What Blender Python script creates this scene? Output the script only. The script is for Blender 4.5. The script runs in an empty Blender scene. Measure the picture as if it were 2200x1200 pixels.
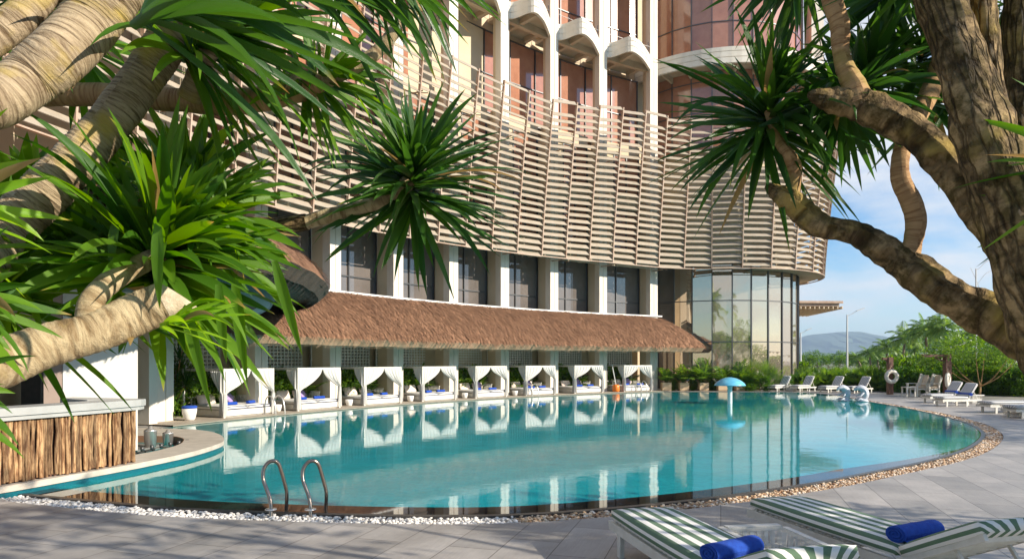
import bpy, math, random
import numpy as np
from mathutils import Vector as V, Matrix
R_ = math.radians
random.seed(7)
rnd = random.Random(11)
S = bpy.context.scene
COL = S.collection

# ------------------------------------------------------------------ camera
FPX, CX, HY, EYE = 1467.0, 1100.0, 775.0, 2.2      # focal length and horizon of a 2200 px wide frame
cam = bpy.data.objects.new('camera', bpy.data.cameras.new('camera')); COL.objects.link(cam)
cam.location = (0, 0, EYE); cam.rotation_euler = (R_(90), 0, 0)
cam.data.sensor_width = 36; cam.data.lens = 36 * FPX / 2200
cam.data.shift_y = (HY - 600) / 2200
cam.data.clip_start = 0.05; cam.data.clip_end = 20000
S.camera = cam

# ------------------------------------------------------------------ sun and sky
SUN_AZ, SUN_EL = R_(-24), R_(25.5)                       # azimuth from +X, measured towards +Y
sd = V((math.cos(SUN_EL) * math.cos(SUN_AZ), math.cos(SUN_EL) * math.sin(SUN_AZ), math.sin(SUN_EL)))
sun = bpy.data.objects.new('sun', bpy.data.lights.new('sun', 'SUN')); COL.objects.link(sun)
sun.data.energy = 4.8; sun.data.angle = R_(0.5); sun.data.color = (1.0, 0.90, 0.76)
sun.rotation_euler = sd.to_track_quat('Z', 'Y').to_euler()
W = bpy.data.worlds.new('World'); S.world = W; W.use_nodes = True
nt = W.node_tree; nt.nodes.clear()
def wn(t): return nt.nodes.new(t)
sky = wn('ShaderNodeTexSky'); sky.sky_type = 'NISHITA'; sky.sun_disc = False
sky.sun_elevation = SUN_EL; sky.sun_rotation = R_(90) - SUN_AZ
sky.air_density = 1.0; sky.dust_density = 0.1; sky.ozone_density = 4.0
bg = wn('ShaderNodeBackground'); bg.inputs[1].default_value = 0.108
wo = wn('ShaderNodeOutputWorld')
tc = wn('ShaderNodeTexCoord'); mp = wn('ShaderNodeMapping'); mp.inputs['Scale'].default_value = (1.0, 1.0, 3.4)
mp.inputs['Location'].default_value = (0.32, 0.1, 0.35)
n1 = wn('ShaderNodeTexNoise'); n1.inputs['Scale'].default_value = 2.6; n1.inputs['Detail'].default_value = 9; n1.inputs['Roughness'].default_value = 0.56
cr = wn('ShaderNodeValToRGB'); cr.color_ramp.elements[0].position = 0.46; cr.color_ramp.elements[1].position = 0.62
mxs = wn('ShaderNodeMixRGB'); mxs.inputs[2].default_value = (5.0, 5.0, 5.1, 1)
mm = wn('ShaderNodeMath'); mm.operation = 'MULTIPLY'; mm.inputs[1].default_value = 0.85
L = nt.links.new
L(tc.outputs['Generated'], mp.inputs[0]); L(mp.outputs[0], n1.inputs['Vector']); L(n1.outputs[0], cr.inputs[0])
hsw = wn('ShaderNodeHueSaturation'); hsw.inputs['Saturation'].default_value = 1.25; hsw.inputs['Value'].default_value = 0.95; L(sky.outputs[0], hsw.inputs['Color'])
L(cr.outputs[0], mm.inputs[0]); L(mm.outputs[0], mxs.inputs[0]); L(hsw.outputs[0], mxs.inputs[1])
L(mxs.outputs[0], bg.inputs[0]); L(bg.outputs[0], wo.inputs[0])
S.view_settings.view_transform = 'Standard'; S.view_settings.look = 'None'
S.view_settings.exposure = 0.85; S.view_settings.gamma = 1
S.cycles.max_bounces = 8; S.cycles.transparent_max_bounces = 16
S.cycles.use_denoising = True
S.cycles.caustics_reflective = False; S.cycles.caustics_refractive = False
S.cycles.volume_step_rate = 1.0

# ------------------------------------------------------------------ points of the picture as points of the place
def at(px, py, d): return V(((px - CX) / FPX * d, d, EYE + (HY - py) / FPX * d))
def gnd(px, py, z=0.0):
    d = (EYE - z) * FPX / (py - HY)
    return V(((px - CX) / FPX * d, d, z))

# ------------------------------------------------------------------ materials
MATS = {}
def nmat(name):
    m = bpy.data.materials.new(name); m.use_nodes = True; t = m.node_tree
    b = t.nodes['Principled BSDF']; MATS[name] = m
    return m, t, b
def node(t, k, **kw):
    n = t.nodes.new(k)
    for a, v in kw.items():
        if hasattr(n, a): setattr(n, a, v)
        else: n.inputs[a.replace('_', ' ')].default_value = v
    return n
def mat(name, col, rough=0.6, col2=None, scale=4.0, bump=0.0, bscale=30.0, metal=0.0, spec=0.5, stretch=(1, 1, 1), obj=False, lo=0.35, hi=0.65, detail=6, island=0.0, coat=0.0):
    m, t, b = nmat(name)
    b.inputs['Base Color'].default_value = (*col, 1); b.inputs['Roughness'].default_value = rough
    b.inputs['Metallic'].default_value = metal; b.inputs['Specular IOR Level'].default_value = spec
    b.inputs['Coat Weight'].default_value = coat
    tcn = node(t, 'ShaderNodeTexCoord'); mpn = node(t, 'ShaderNodeMapping'); mpn.inputs['Scale'].default_value = stretch
    t.links.new(tcn.outputs['Object'], mpn.inputs[0])
    src = None
    if col2 is not None:
        n = node(t, 'ShaderNodeTexNoise', Scale=scale, Detail=detail, Roughness=0.6)
        t.links.new(mpn.outputs[0], n.inputs['Vector'])
        r = node(t, 'ShaderNodeValToRGB'); r.color_ramp.elements[0].position = lo; r.color_ramp.elements[1].position = hi
        r.color_ramp.elements[0].color = (*col, 1); r.color_ramp.elements[1].color = (*col2, 1)
        t.links.new(n.outputs[0], r.inputs[0]); src = r.outputs[0]
    if island:
        g = node(t, 'ShaderNodeNewGeometry'); h = node(t, 'ShaderNodeHueSaturation')
        mr = node(t, 'ShaderNodeMapRange'); mr.inputs[3].default_value = 1 - island; mr.inputs[4].default_value = 1 + island
        t.links.new(g.outputs['Random Per Island'], mr.inputs[0]); t.links.new(mr.outputs[0], h.inputs['Value'])
        if src: t.links.new(src, h.inputs['Color'])
        else: h.inputs['Color'].default_value = (*col, 1)
        src = h.outputs[0]
    if src: t.links.new(src, b.inputs['Base Color'])
    if bump:
        n = node(t, 'ShaderNodeTexNoise', Scale=bscale, Detail=8, Roughness=0.65)
        t.links.new(mpn.outputs[0], n.inputs['Vector'])
        bm = node(t, 'ShaderNodeBump', Strength=min(1, bump), Distance=0.02)
        t.links.new(n.outputs[0], bm.inputs['Height']); t.links.new(bm.outputs[0], b.inputs['Normal'])
    return m
def leaf_mat(name, c1, c2, tip=None, trans=0.35, rough=0.32, rib=None, tipw=0.12):
    """leaves: colour varies from leaf to leaf, some have dry yellow tips, light passes through"""
    m, t, b = nmat(name); o = t.nodes['Material Output']
    g = node(t, 'ShaderNodeNewGeometry')
    mx = node(t, 'ShaderNodeMixRGB'); mx.inputs[1].default_value = (*c1, 1); mx.inputs[2].default_value = (*c2, 1)
    t.links.new(g.outputs['Random Per Island'], mx.inputs[0]); src = mx.outputs[0]
    if tip:
        uv = node(t, 'ShaderNodeUVMap'); sp = node(t, 'ShaderNodeSeparateXYZ'); t.links.new(uv.outputs[0], sp.inputs[0])
        # tip start differs by leaf
        a = node(t, 'ShaderNodeMath', operation='MULTIPLY'); a.inputs[1].default_value = 7.31
        fr = node(t, 'ShaderNodeMath', operation='FRACT'); t.links.new(g.outputs['Random Per Island'], a.inputs[0]); t.links.new(a.outputs[0], fr.inputs[0])
        mr = node(t, 'ShaderNodeMapRange'); mr.inputs[1].default_value = 0.0; mr.inputs[2].default_value = 0.45; mr.inputs[3].default_value = 0.86; mr.inputs[4].default_value = 1.12
        t.links.new(fr.outputs[0], mr.inputs[0])
        sb = node(t, 'ShaderNodeMath', operation='SUBTRACT'); t.links.new(sp.outputs[1], sb.inputs[0]); t.links.new(mr.outputs[0], sb.inputs[1])
        dv = node(t, 'ShaderNodeMath', operation='DIVIDE'); dv.use_clamp = True; dv.inputs[1].default_value = tipw; t.links.new(sb.outputs[0], dv.inputs[0])
        rp = node(t, 'ShaderNodeValToRGB'); rp.color_ramp.elements[0].color = (0.30, 0.30, 0.03, 1); rp.color_ramp.elements[1].color = (*tip, 1); rp.color_ramp.elements[1].position = 0.8
        t.links.new(dv.outputs[0], rp.inputs[0])
        m2 = node(t, 'ShaderNodeMixRGB'); t.links.new(dv.outputs[0], m2.inputs[0]); t.links.new(src, m2.inputs[1]); t.links.new(rp.outputs[0], m2.inputs[2]); src = m2.outputs[0]
        a3 = node(t, 'ShaderNodeMath', operation='MULTIPLY'); a3.inputs[1].default_value = 23.7; f3 = node(t, 'ShaderNodeMath', operation='FRACT'); g3 = node(t, 'ShaderNodeMath', operation='GREATER_THAN'); g3.inputs[1].default_value = 0.955
        t.links.new(g.outputs['Random Per Island'], a3.inputs[0]); t.links.new(a3.outputs[0], f3.inputs[0]); t.links.new(f3.outputs[0], g3.inputs[0])
        m3 = node(t, 'ShaderNodeMixRGB'); m3.inputs[2].default_value = (0.30, 0.21, 0.08, 1); t.links.new(g3.outputs[0], m3.inputs[0]); t.links.new(src, m3.inputs[1]); src = m3.outputs[0]
        # fine lengthwise veins
        wv = node(t, 'ShaderNodeTexWave', Scale=9.0, Distortion=0.6); wv.bands_direction = 'X'; t.links.new(uv.outputs[0], wv.inputs['Vector'])
        bp = node(t, 'ShaderNodeBump', Strength=0.25, Distance=0.002); t.links.new(wv.outputs[1], bp.inputs['Height']); t.links.new(bp.outputs[0], b.inputs['Normal'])
    t.links.new(src, b.inputs['Base Color']); b.inputs['Roughness'].default_value = rough; b.inputs['Specular IOR Level'].default_value = 0.4
    tr = node(t, 'ShaderNodeBsdfTranslucent'); hs = node(t, 'ShaderNodeHueSaturation', Saturation=1.1, Value=2.2); hs.inputs['Hue'].default_value = 0.485
    t.links.new(src, hs.inputs['Color']); t.links.new(hs.outputs[0], tr.inputs[0])
    ms = node(t, 'ShaderNodeMixShader'); ms.inputs[0].default_value = trans
    t.links.new(b.outputs[0], ms.inputs[1]); t.links.new(tr.outputs[0], ms.inputs[2]); t.links.new(ms.outputs[0], o.inputs[0])
    return m
def bark_mat(name, c1, c2, ring=60.0, rough=0.8, bump=0.6, dark=None, yellow=None, cr=0.0):
    """bark with rings round the limb: uv.x runs round it, uv.y along it in metres"""
    m, t, b = nmat(name); uv = node(t, 'ShaderNodeUVMap')
    tcn = node(t, 'ShaderNodeTexCoord')
    mp = node(t, 'ShaderNodeMapping'); mp.inputs['Scale'].default_value = (1.6, ring, 1); t.links.new(uv.outputs[0], mp.inputs[0])
    n = node(t, 'ShaderNodeTexNoise', Scale=1.0, Detail=7, Roughness=0.65, Distortion=0.7); t.links.new(mp.outputs[0], n.inputs['Vector'])
    r = node(t, 'ShaderNodeValToRGB'); r.color_ramp.elements[0].position = 0.36; r.color_ramp.elements[1].position = 0.56
    r.color_ramp.elements[0].color = (*c1, 1); r.color_ramp.elements[1].color = (*c2, 1); t.links.new(n.outputs[0], r.inputs[0]); src = r.outputs[0]
    n2 = node(t, 'ShaderNodeTexNoise', Scale=9.0 if not cr else 14.0, Detail=7, Roughness=0.7); t.links.new(tcn.outputs['Object'], n2.inputs['Vector'])
    if dark:
        rr = node(t, 'ShaderNodeValToRGB'); rr.color_ramp.elements[0].position = 0.42; rr.color_ramp.elements[1].position = 0.60; t.links.new(n2.outputs[0], rr.inputs[0])
        mx = node(t, 'ShaderNodeMixRGB'); mx.inputs[2].default_value = (*dark, 1); t.links.new(rr.outputs[0], mx.inputs[0]); t.links.new(src, mx.inputs[1]); src = mx.outputs[0]
    if yellow:
        n3 = node(t, 'ShaderNodeTexNoise', Scale=5.0, Detail=4); mp3 = node(t, 'ShaderNodeMapping'); mp3.inputs['Location'].default_value = (3, 7, 1)
        t.links.new(tcn.outputs['Object'], mp3.inputs[0]); t.links.new(mp3.outputs[0], n3.inputs['Vector'])
        rr = node(t, 'ShaderNodeValToRGB'); rr.color_ramp.elements[0].position = 0.55; rr.color_ramp.elements[1].position = 0.72; t.links.new(n3.outputs[0], rr.inputs[0])
        mx = node(t, 'ShaderNodeMixRGB'); mx.inputs[2].default_value = (*yellow, 1); t.links.new(rr.outputs[0], mx.inputs[0]); t.links.new(src, mx.inputs[1]); src = mx.outputs[0]
    t.links.new(src, b.inputs['Base Color']); b.inputs['Roughness'].default_value = rough; b.inputs['Specular IOR Level'].default_value = 0.2
    if cr:
        mpv = node(t, 'ShaderNodeMapping'); mpv.inputs['Scale'].default_value = (17, 11, 1); t.links.new(uv.outputs[0], mpv.inputs[0])
        nd = node(t, 'ShaderNodeTexNoise', Scale=2.0, Detail=4); t.links.new(mpv.outputs[0], nd.inputs['Vector'])
        mv = node(t, 'ShaderNodeMixRGB'); mv.inputs[0].default_value = .35; t.links.new(mpv.outputs[0], mv.inputs[1]); t.links.new(nd.outputs[1], mv.inputs[2])
        vo = node(t, 'ShaderNodeTexVoronoi', feature='DISTANCE_TO_EDGE', Scale=1.0); t.links.new(mv.outputs[0], vo.inputs['Vector'])
        rc = node(t, 'ShaderNodeValToRGB'); rc.color_ramp.elements[0].position = 0.0; rc.color_ramp.elements[1].position = 0.16; rc.color_ramp.elements[0].color = (.12, .10, .08, 1); t.links.new(vo.outputs[0], rc.inputs[0])
        mc = node(t, 'ShaderNodeMixRGB', blend_type='MULTIPLY'); mc.inputs[0].default_value = .65; t.links.new(src, mc.inputs[1]); t.links.new(rc.outputs[0], mc.inputs[2]); t.links.new(mc.outputs[0], b.inputs['Base Color'])
        n = rc
    ad = node(t, 'ShaderNodeMath', operation='ADD'); t.links.new(n.outputs[0], ad.inputs[0]); t.links.new(n2.outputs[0], ad.inputs[1])
    bp = node(t, 'ShaderNodeBump', Strength=bump, Distance=0.016 if not cr else 0.02); t.links.new(ad.outputs[0], bp.inputs['Height']); t.links.new(bp.outputs[0], b.inputs['Normal'])
    return m

M_conc = mat('cream_concrete', (0.74, 0.69, 0.60), 0.75, (0.62, 0.56, 0.47), 0.9, 0.25, 12, stretch=(1, 1, .35))
M_tan = mat('tan_render', (0.60, 0.49, 0.34), 0.85, (0.54, 0.44, 0.30), 0.7, 0.2, 14)
M_white = mat('white_paint', (0.80, 0.79, 0.75), 0.5, (0.72, 0.70, 0.66), 3)
M_wood_w = mat('white_wood', (0.70, 0.68, 0.62), 0.5, (0.60, 0.57, 0.50), 6, 0.15, 40)
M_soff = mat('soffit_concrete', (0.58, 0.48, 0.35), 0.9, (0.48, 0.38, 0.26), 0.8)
M_frame = mat('window_frame', (0.10, 0.10, 0.10), 0.4, metal=0.5)
M_copper = mat('copper_glass', (0.42, 0.195, 0.12), 0.10, (0.34, 0.15, 0.09), 1.2, 0.03, 1.0, spec=0.8, coat=0.5)
M_dglass = mat('dark_glass', (0.11, 0.095, 0.085), 0.04, (0.17, 0.145, 0.13), 0.5, 0.02, 0.8, spec=1.0, coat=0.6)
M_blade = mat('louvre_cream', (0.395, 0.335, 0.26), 0.55, (0.34, 0.285, 0.215), 2.0, island=0.05)
M_mull = mat('mullion_bronze', (0.50, 0.38, 0.29), 0.5, (0.38, 0.24, 0.16), 1.5)
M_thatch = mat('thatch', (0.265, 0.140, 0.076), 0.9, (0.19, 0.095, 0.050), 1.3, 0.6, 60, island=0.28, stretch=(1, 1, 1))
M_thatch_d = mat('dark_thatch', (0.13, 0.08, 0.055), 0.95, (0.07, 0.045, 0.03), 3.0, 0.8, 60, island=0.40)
M_pave_far = mat('coping_stone', (0.42, 0.36, 0.28), 0.7, (0.34, 0.29, 0.23), 3)
M_steel = mat('polished_steel', (0.75, 0.71, 0.66), 0.28, metal=0.75)
M_black = mat('dark_stone', (0.035, 0.035, 0.035), 0.35, (0.06, 0.055, 0.05), 5)
M_brownstone = mat('ledge_stone', (0.13, 0.07, 0.045), 0.5, (0.035, 0.035, 0.03), 1.1, lo=.42, hi=.55)
M_blue = mat('blue_towel', (0.012, 0.075, 0.42), 0.95, (0.008, 0.05, 0.33), 30, 0.5, 220)
M_purple = mat('lilac_cushion', (0.36, 0.27, 0.50), 0.9, (0.31, 0.23, 0.45), 8, 0.2, 150)
M_pillow = mat('cream_pillow', (0.72, 0.62, 0.54), 0.9, (0.68, 0.57, 0.50), 8, 0.2, 150)
M_curtain = None
M_orange = mat('orange_plastic', (0.75, 0.20, 0.02), 0.35)
M_plant_box = mat('sandstone_planter', (0.66, 0.48, 0.30), 0.85, (0.58, 0.41, 0.25), 4, 0.3, 40)
M_ring = mat('lifebuoy_white', (0.78, 0.74, 0.66), 0.5, (0.70, 0.64, 0.55), 6)
M_rope = mat('rope', (0.55, 0.40, 0.28), 0.9)
M_darkwood = mat('dark_red_wood', (0.10, 0.045, 0.03), 0.6, (0.16, 0.07, 0.045), 8, 0.3, 50)
M_mush = mat('blue_fibreglass', (0.10, 0.42, 0.62), 0.30, (0.16, 0.52, 0.70), 3, stretch=(1, 1, 3), coat=0.4)
M_lampgrey = mat('lamp_post_grey', (0.55, 0.55, 0.54), 0.5)
M_beigefab = mat('beige_cushion', (0.62, 0.50, 0.38), 0.9)
M_log = None
for_nm = None
# sheer curtain cloth
m, t, b = nmat('white_curtain'); b.inputs['Base Color'].default_value = (0.70, 0.69, 0.66, 1); b.inputs['Roughness'].default_value = 0.9
tr = node(t, 'ShaderNodeBsdfTranslucent'); tr.inputs[0].default_value = (0.7, 0.68, 0.64, 1); ms = node(t, 'ShaderNodeMixShader'); ms.inputs[0].default_value = 0.22
t.links.new(b.outputs[0], ms.inputs[1]); t.links.new(tr.outputs[0], ms.inputs[2]); t.links.new(ms.outputs[0], t.nodes['Material Output'].inputs[0]); M_curtain = m
# reflective drum glass
m, t, b = nmat('mirror_glass'); b.inputs['Base Color'].default_value = (0.62, 0.52, 0.41, 1); b.inputs['Roughness'].default_value = 0.03; b.inputs['Metallic'].default_value = 0.80
tcn = node(t, 'ShaderNodeTexCoord'); n = node(t, 'ShaderNodeTexNoise', Scale=0.7, Detail=2); t.links.new(tcn.outputs['Object'], n.inputs['Vector'])
bp = node(t, 'ShaderNodeBump', Strength=0.10, Distance=0.05); t.links.new(n.outputs[0], bp.inputs['Height']); t.links.new(bp.outputs[0], b.inputs['Normal']); M_mirror = m
# logs: colour per log
M_log = mat('weathered_logs', (0.17, 0.080, 0.032), 0.8, (0.46, 0.28, 0.135), 5.0, 0.8, 35, stretch=(4, 4, .7), island=0.45, lo=.42, hi=.60)
# striped cushions (stripes across uv.x)
def stripe_mat(name, dark, light, n=6.0, fr=0.5):
    m, t, b = nmat(name); uv = node(t, 'ShaderNodeUVMap'); sp = node(t, 'ShaderNodeSeparateXYZ'); t.links.new(uv.outputs[0], sp.inputs[0])
    a = node(t, 'ShaderNodeMath', operation='MULTIPLY'); a.inputs[1].default_value = n; f = node(t, 'ShaderNodeMath', operation='FRACT'); g = node(t, 'ShaderNodeMath', operation='GREATER_THAN'); g.inputs[1].default_value = fr
    t.links.new(sp.outputs[0], a.inputs[0]); t.links.new(a.outputs[0], f.inputs[0]); t.links.new(f.outputs[0], g.inputs[0])
    mx = node(t, 'ShaderNodeMixRGB'); mx.inputs[1].default_value = (*dark, 1); mx.inputs[2].default_value = (*light, 1); t.links.new(g.outputs[0], mx.inputs[0]); t.links.new(mx.outputs[0], b.inputs['Base Color'])
    b.inputs['Roughness'].default_value = 0.9
    tcn = node(t, 'ShaderNodeTexCoord'); nn = node(t, 'ShaderNodeTexNoise', Scale=7.0, Detail=3); t.links.new(tcn.outputs['Object'], nn.inputs['Vector'])
    bp = node(t, 'ShaderNodeBump', Strength=0.4, Distance=0.02); t.links.new(nn.outputs[0], bp.inputs['Height']); t.links.new(bp.outputs[0], b.inputs['Normal'])
    return m
M_stripe_g = stripe_mat('green_white_stripe', (0.11, 0.185, 0.11), (0.78, 0.76, 0.71), 5.0)
M_stripe_b = stripe_mat('navy_white_stripe', (0.035, 0.05, 0.075), (0.80, 0.79, 0.76), 5.5, 0.42)
M_lf_drac = leaf_mat('dracaena_leaf', (0.028, 0.105, 0.010), (0.130, 0.260, 0.016), (0.42, 0.27, 0.08), 0.42, 0.42, 0.30)
M_lf_lime = leaf_mat('lime_leaf', (0.16, 0.34, 0.015), (0.24, 0.42, 0.03), (0.45, 0.28, 0.05), 0.45, 0.35)
M_lf_dark = leaf_mat('dark_rosette_leaf', (0.018, 0.068, 0.012), (0.055, 0.140, 0.018), (0.30, 0.17, 0.06), 0.34, 0.30)
M_lf_palm = leaf_mat('palm_leaf', (0.040, 0.120, 0.016), (0.170, 0.270, 0.030), None, 0.35, 0.4)
M_lf_coco = leaf_mat('coconut_leaf', (0.080, 0.180, 0.035), (0.220, 0.320, 0.060), None, 0.35, 0.4)
M_lf_bush = leaf_mat('bush_leaf', (0.030, 0.100, 0.010), (0.170, 0.290, 0.025), None, 0.4, 0.4)
M_lf_deep = leaf_mat('deep_green_leaf', (0.020, 0.080, 0.010), (0.110, 0.230, 0.020), None, 0.3, 0.3)
M_bark = bark_mat('ringed_bark', (0.13, 0.085, 0.045), (0.45, 0.35, 0.225), 50.0, dark=None, yellow=(0.46, 0.34, 0.09), bump=0.9)
M_bark2 = bark_mat('pale_ringed_bark', (0.19, 0.125, 0.06), (0.47, 0.37, 0.22), 20.0, yellow=(0.42, 0.31, 0.10), bump=1.0)
M_bark3 = bark_mat('rough_dark_bark', (0.07, 0.042, 0.02), (0.42, 0.29, 0.14), 11.0, dark=(0.10, 0.07, 0.022), yellow=(0.42, 0.30, 0.08), bump=1.0, cr=1)
M_bark4 = bark_mat('brown_smooth_bark', (0.24, 0.125, 0.055), (0.46, 0.29, 0.14), 45.0, yellow=(0.28, 0.22, 0.06), bump=0.5)
M_trunk = mat('palm_trunk', (0.26, 0.21, 0.15), 0.9, (0.17, 0.13, 0.09), 6, 0.4, 30)

# ------------------------------------------------------------------ mesh helpers
class MB:
    def __init__(s): s.v = []; s.f = []; s.uv = []; s.mi = []; s.sm = []; s.has_uv = False
    def add(s, vs, fs, uvs=None, mi=0, smooth=False):
        o = len(s.v); s.v.extend(vs)
        for i, f in enumerate(fs):
            s.f.append(tuple(o + k for k in f)); s.mi.append(mi); s.sm.append(smooth)
            if uvs is not None: s.uv.extend(uvs[k] for k in f); s.has_uv = True
            else: s.uv.extend([(0, 0)] * len(f))
    def box(s, c, size, rz=0.0, mi=0, M=None):
        x, y, z = size[0] / 2, size[1] / 2, size[2] / 2
        vs = [V((a * x, b_ * y, c_ * z)) for a in (-1, 1) for b_ in (-1, 1) for c_ in (-1, 1)]
        m = M if M is not None else Matrix.Rotation(rz, 3, 'Z'); c = V(c)
        s.add([m @ p + c for p in vs], [(0, 1, 3, 2), (4, 6, 7, 5), (0, 4, 5, 1), (2, 3, 7, 6), (0, 2, 6, 4), (1, 5, 7, 3)], mi=mi)
    def bar(s, a, b, w, h=None, mi=0, up=V((0, 0, 1))):
        a, b = V(a), V(b); h = h or w; d = b - a; ln = d.length
        if ln < 1e-6: return
        d.normalize()
        if abs(d.dot(up)) > 0.98: up = V((0, 1, 0))
        x = d.cross(up).normalized(); z = x.cross(d)
        s.box((a + b) / 2, (w, ln, h), mi=mi, M=Matrix((x, d, z)).transposed())
    def tube(s, pts, rad, n=8, mi=0, cap=True, rough=0.0, seed=0, uvlen=True, sq=1.0, wob=None):
        pts = [V(p) for p in pts]; N = len(pts)
        if not hasattr(rad, '__len__'): rad = [rad] * N
        rg = random.Random(seed); ts = []
        for i in range(N):
            d = (pts[min(i + 1, N - 1)] - pts[max(i - 1, 0)]); ts.append(d.normalized() if d.length > 1e-9 else V((0, 0, 1)))
        ref = V((0, 0, 1)) if abs(ts[0].z) < 0.9 else V((1, 0, 0))
        x = ts[0].cross(ref).normalized(); ll = 0; vs = []; uvs = []
        ph = [rg.uniform(0, 6.28) for _ in range(6)]
        for i in range(N):
            if i: ll += (pts[i] - pts[i - 1]).length
            x = (x - ts[i] * x.dot(ts[i])).normalized(); y = ts[i].cross(x)
            for k in range(n + 1):
                a = 2 * math.pi * (k % n) / n; r = rad[i]
                if rough:
                    r *= 1 + rough * (0.5 * math.sin(3 * a + ph[0] + ll * 5) + 0.5 * math.sin(2 * a + ph[1] - ll * 9) + 0.35 * math.sin(5 * a + ph[2] + ll * 17) + 0.4 * math.sin(ll * 23 + ph[3]) + 0.3 * math.sin(ll * 41 + 4 * a + ph[4]))
                vs.append(pts[i] + (x * math.cos(a) + y * math.sin(a) * sq) * r); uvs.append((k / n * 2 * math.pi * rad[0] * 3, ll))
        fs = [(i * (n + 1) + k, i * (n + 1) + k + 1, (i + 1) * (n + 1) + k + 1, (i + 1) * (n + 1) + k) for i in range(N - 1) for k in range(n)]
        s.add(vs, fs, uvs, mi, True)
        if cap:
            for e in (0, N - 1):
                ring = [vs[e * (n + 1) + k] for k in range(n)]
                s.add(ring + [pts[e]], [(k, (k + 1) % n, n) if e else ((k + 1) % n, k, n) for k in range(n)], [(0, 0)] * (n + 1), mi)
    def lathe(s, prof, c=(0, 0, 0), n=20, mi=0, smooth=True):
        c = V(c); vs = []
        for r, z in prof:
            for k in range(n): a = 2 * math.pi * k / n; vs.append(c + V((r * math.cos(a), r * math.sin(a), z)))
        fs = [(i * n + k, i * n + (k + 1) % n, (i + 1) * n + (k + 1) % n, (i + 1) * n + k) for i in range(len(prof) - 1) for k in range(n)]
        s.add(vs, fs, None, mi, smooth)
    def prism(s, poly, z0, z1, mi=0):
        n = len(poly); vs = [V((p[0], p[1], z0)) for p in poly] + [V((p[0], p[1], z1)) for p in poly]
        s.add(vs, [tuple(range(n - 1, -1, -1)), tuple(range(n, 2 * n))] + [(k, (k + 1) % n, n + (k + 1) % n, n + k) for k in range(n)], mi=mi)
    def leaf(s, base, d, up, ln, w, droop=0.5, fold=0.25, seg=7, mi=0, twist=0.0, wp=0.42):
        """strap leaf bending down under its weight, folded along its midrib"""
        p = V(base); d = V(d).normalized(); vs = []; uvs = []; st = ln / seg
        side = d.cross(V(up))
        if side.length < 1e-3: side = d.cross(V((1, 0.3, 0)))
        side.normalize()
        for i in range(seg + 1):
            t_ = i / seg
            side = (side - d * side.dot(d)).normalized(); nrm = side.cross(d)
            if twist: q = Matrix.Rotation(twist / seg, 3, d); side = q @ side
            ww = w * (0.5 + 0.5 * min(1, t_ / 0.25)) * (1 if t_ < wp else max(0.0, 1 - ((t_ - wp) / (1 - wp)) ** 1.9)) / 2
            vs += [p + side * ww + nrm * ww * fold * 2, p, p - side * ww + nrm * ww * fold * 2]; uvs += [(0, t_), (0.5, t_), (1, t_)]
            p = p + d * st
            d = (d + V((0, 0, -1)) * droop * st / ln * (0.35 + 1.5 * t_) * (1 - 0.6 * abs(min(0, d.z)))).normalized()
        fs = []
        for i in range(seg):
            a = i * 3; fs += [(a, a + 1, a + 4, a + 3), (a + 1, a + 2, a + 5, a + 4)]
        s.add(vs, fs, uvs, mi, True)
    def petal(s, base, d, nrm, ln, w, mi=0, bend=0.15):
        """small pointed leaf, two faces"""
        d = V(d).normalized(); sd_ = d.cross(V(nrm))
        if sd_.length < 1e-3: sd_ = d.cross(V((0.3, 1, 0.2)))
        sd_.normalize(); nn = sd_.cross(d); b0 = V(base)
        s.add([b0, b0 + d * ln * .45 + sd_ * w / 2 + nn * bend * ln * .5, b0 + d * ln * .5 - nn * 0 + nn * bend * ln * .3, b0 + d * ln * .45 - sd_ * w / 2 + nn * bend * ln * .5, b0 + d * ln - nn * bend * ln * .4],
              [(0, 1, 4, 2), (0, 2, 4, 3)], [(0.5, 0), (0, .5), (.5, .5), (1, .5), (.5, 1)], mi, True)
    def build(s, name, mats, parent=None, origin=None):
        me = bpy.data.meshes.new(name); o0 = V(origin) if origin is not None else V((0, 0, 0))
        co = np.array([tuple(p) for p in s.v], dtype=np.float32).reshape(-1, 3) - np.array(tuple(o0), dtype=np.float32)
        me.vertices.add(len(co)); me.vertices.foreach_set('co', co.ravel())
        ls = np.array([len(f) for f in s.f], dtype=np.int32); li = np.array([i for f in s.f for i in f], dtype=np.int32)
        me.loops.add(len(li)); me.loops.foreach_set('vertex_index', li)
        me.polygons.add(len(ls)); st = np.concatenate(([0], np.cumsum(ls)[:-1])).astype(np.int32)
        me.polygons.foreach_set('loop_start', st); me.polygons.foreach_set('loop_total', ls)
        me.polygons.foreach_set('material_index', np.array(s.mi, dtype=np.int32)); me.polygons.foreach_set('use_smooth', np.array(s.sm, dtype=bool))
        me.update(calc_edges=True)
        if s.has_uv:
            u = me.uv_layers.new(name='UVMap'); u.data.foreach_set('uv', np.array(s.uv, dtype=np.float32).ravel())
        for m_ in (mats if isinstance(mats, (list, tuple)) else [mats]): me.materials.append(m_)
        o = bpy.data.objects.new(name, me); COL.objects.link(o); o.location = o0
        if parent is not None: o.parent = parent; o.location = o0 - parent.location if parent.parent is None else o0
        return o
def sub(o, parent):   # parent one part below another, both kept where they are (parts sit at their thing's origin)
    o.parent = parent; return o
def tag(o, label=None, cat=None, group=None, kind=None):
    if label: o['label'] = label
    if cat: o['category'] = cat
    if group: o['group'] = group
    if kind: o['kind'] = kind
    return o
def thing(name, loc, label, cat, group=None, rz=0.0):
    o = bpy.data.objects.new(name, None); COL.objects.link(o); o.location = loc; o.rotation_euler = (0, 0, rz); o.empty_display_size = 0.3
    return tag(o, label, cat, group)
def part(mb, name, mats, parent):      # mb is in the thing's own coordinates
    o = mb.build(name, mats); o.parent = parent; return o
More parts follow.
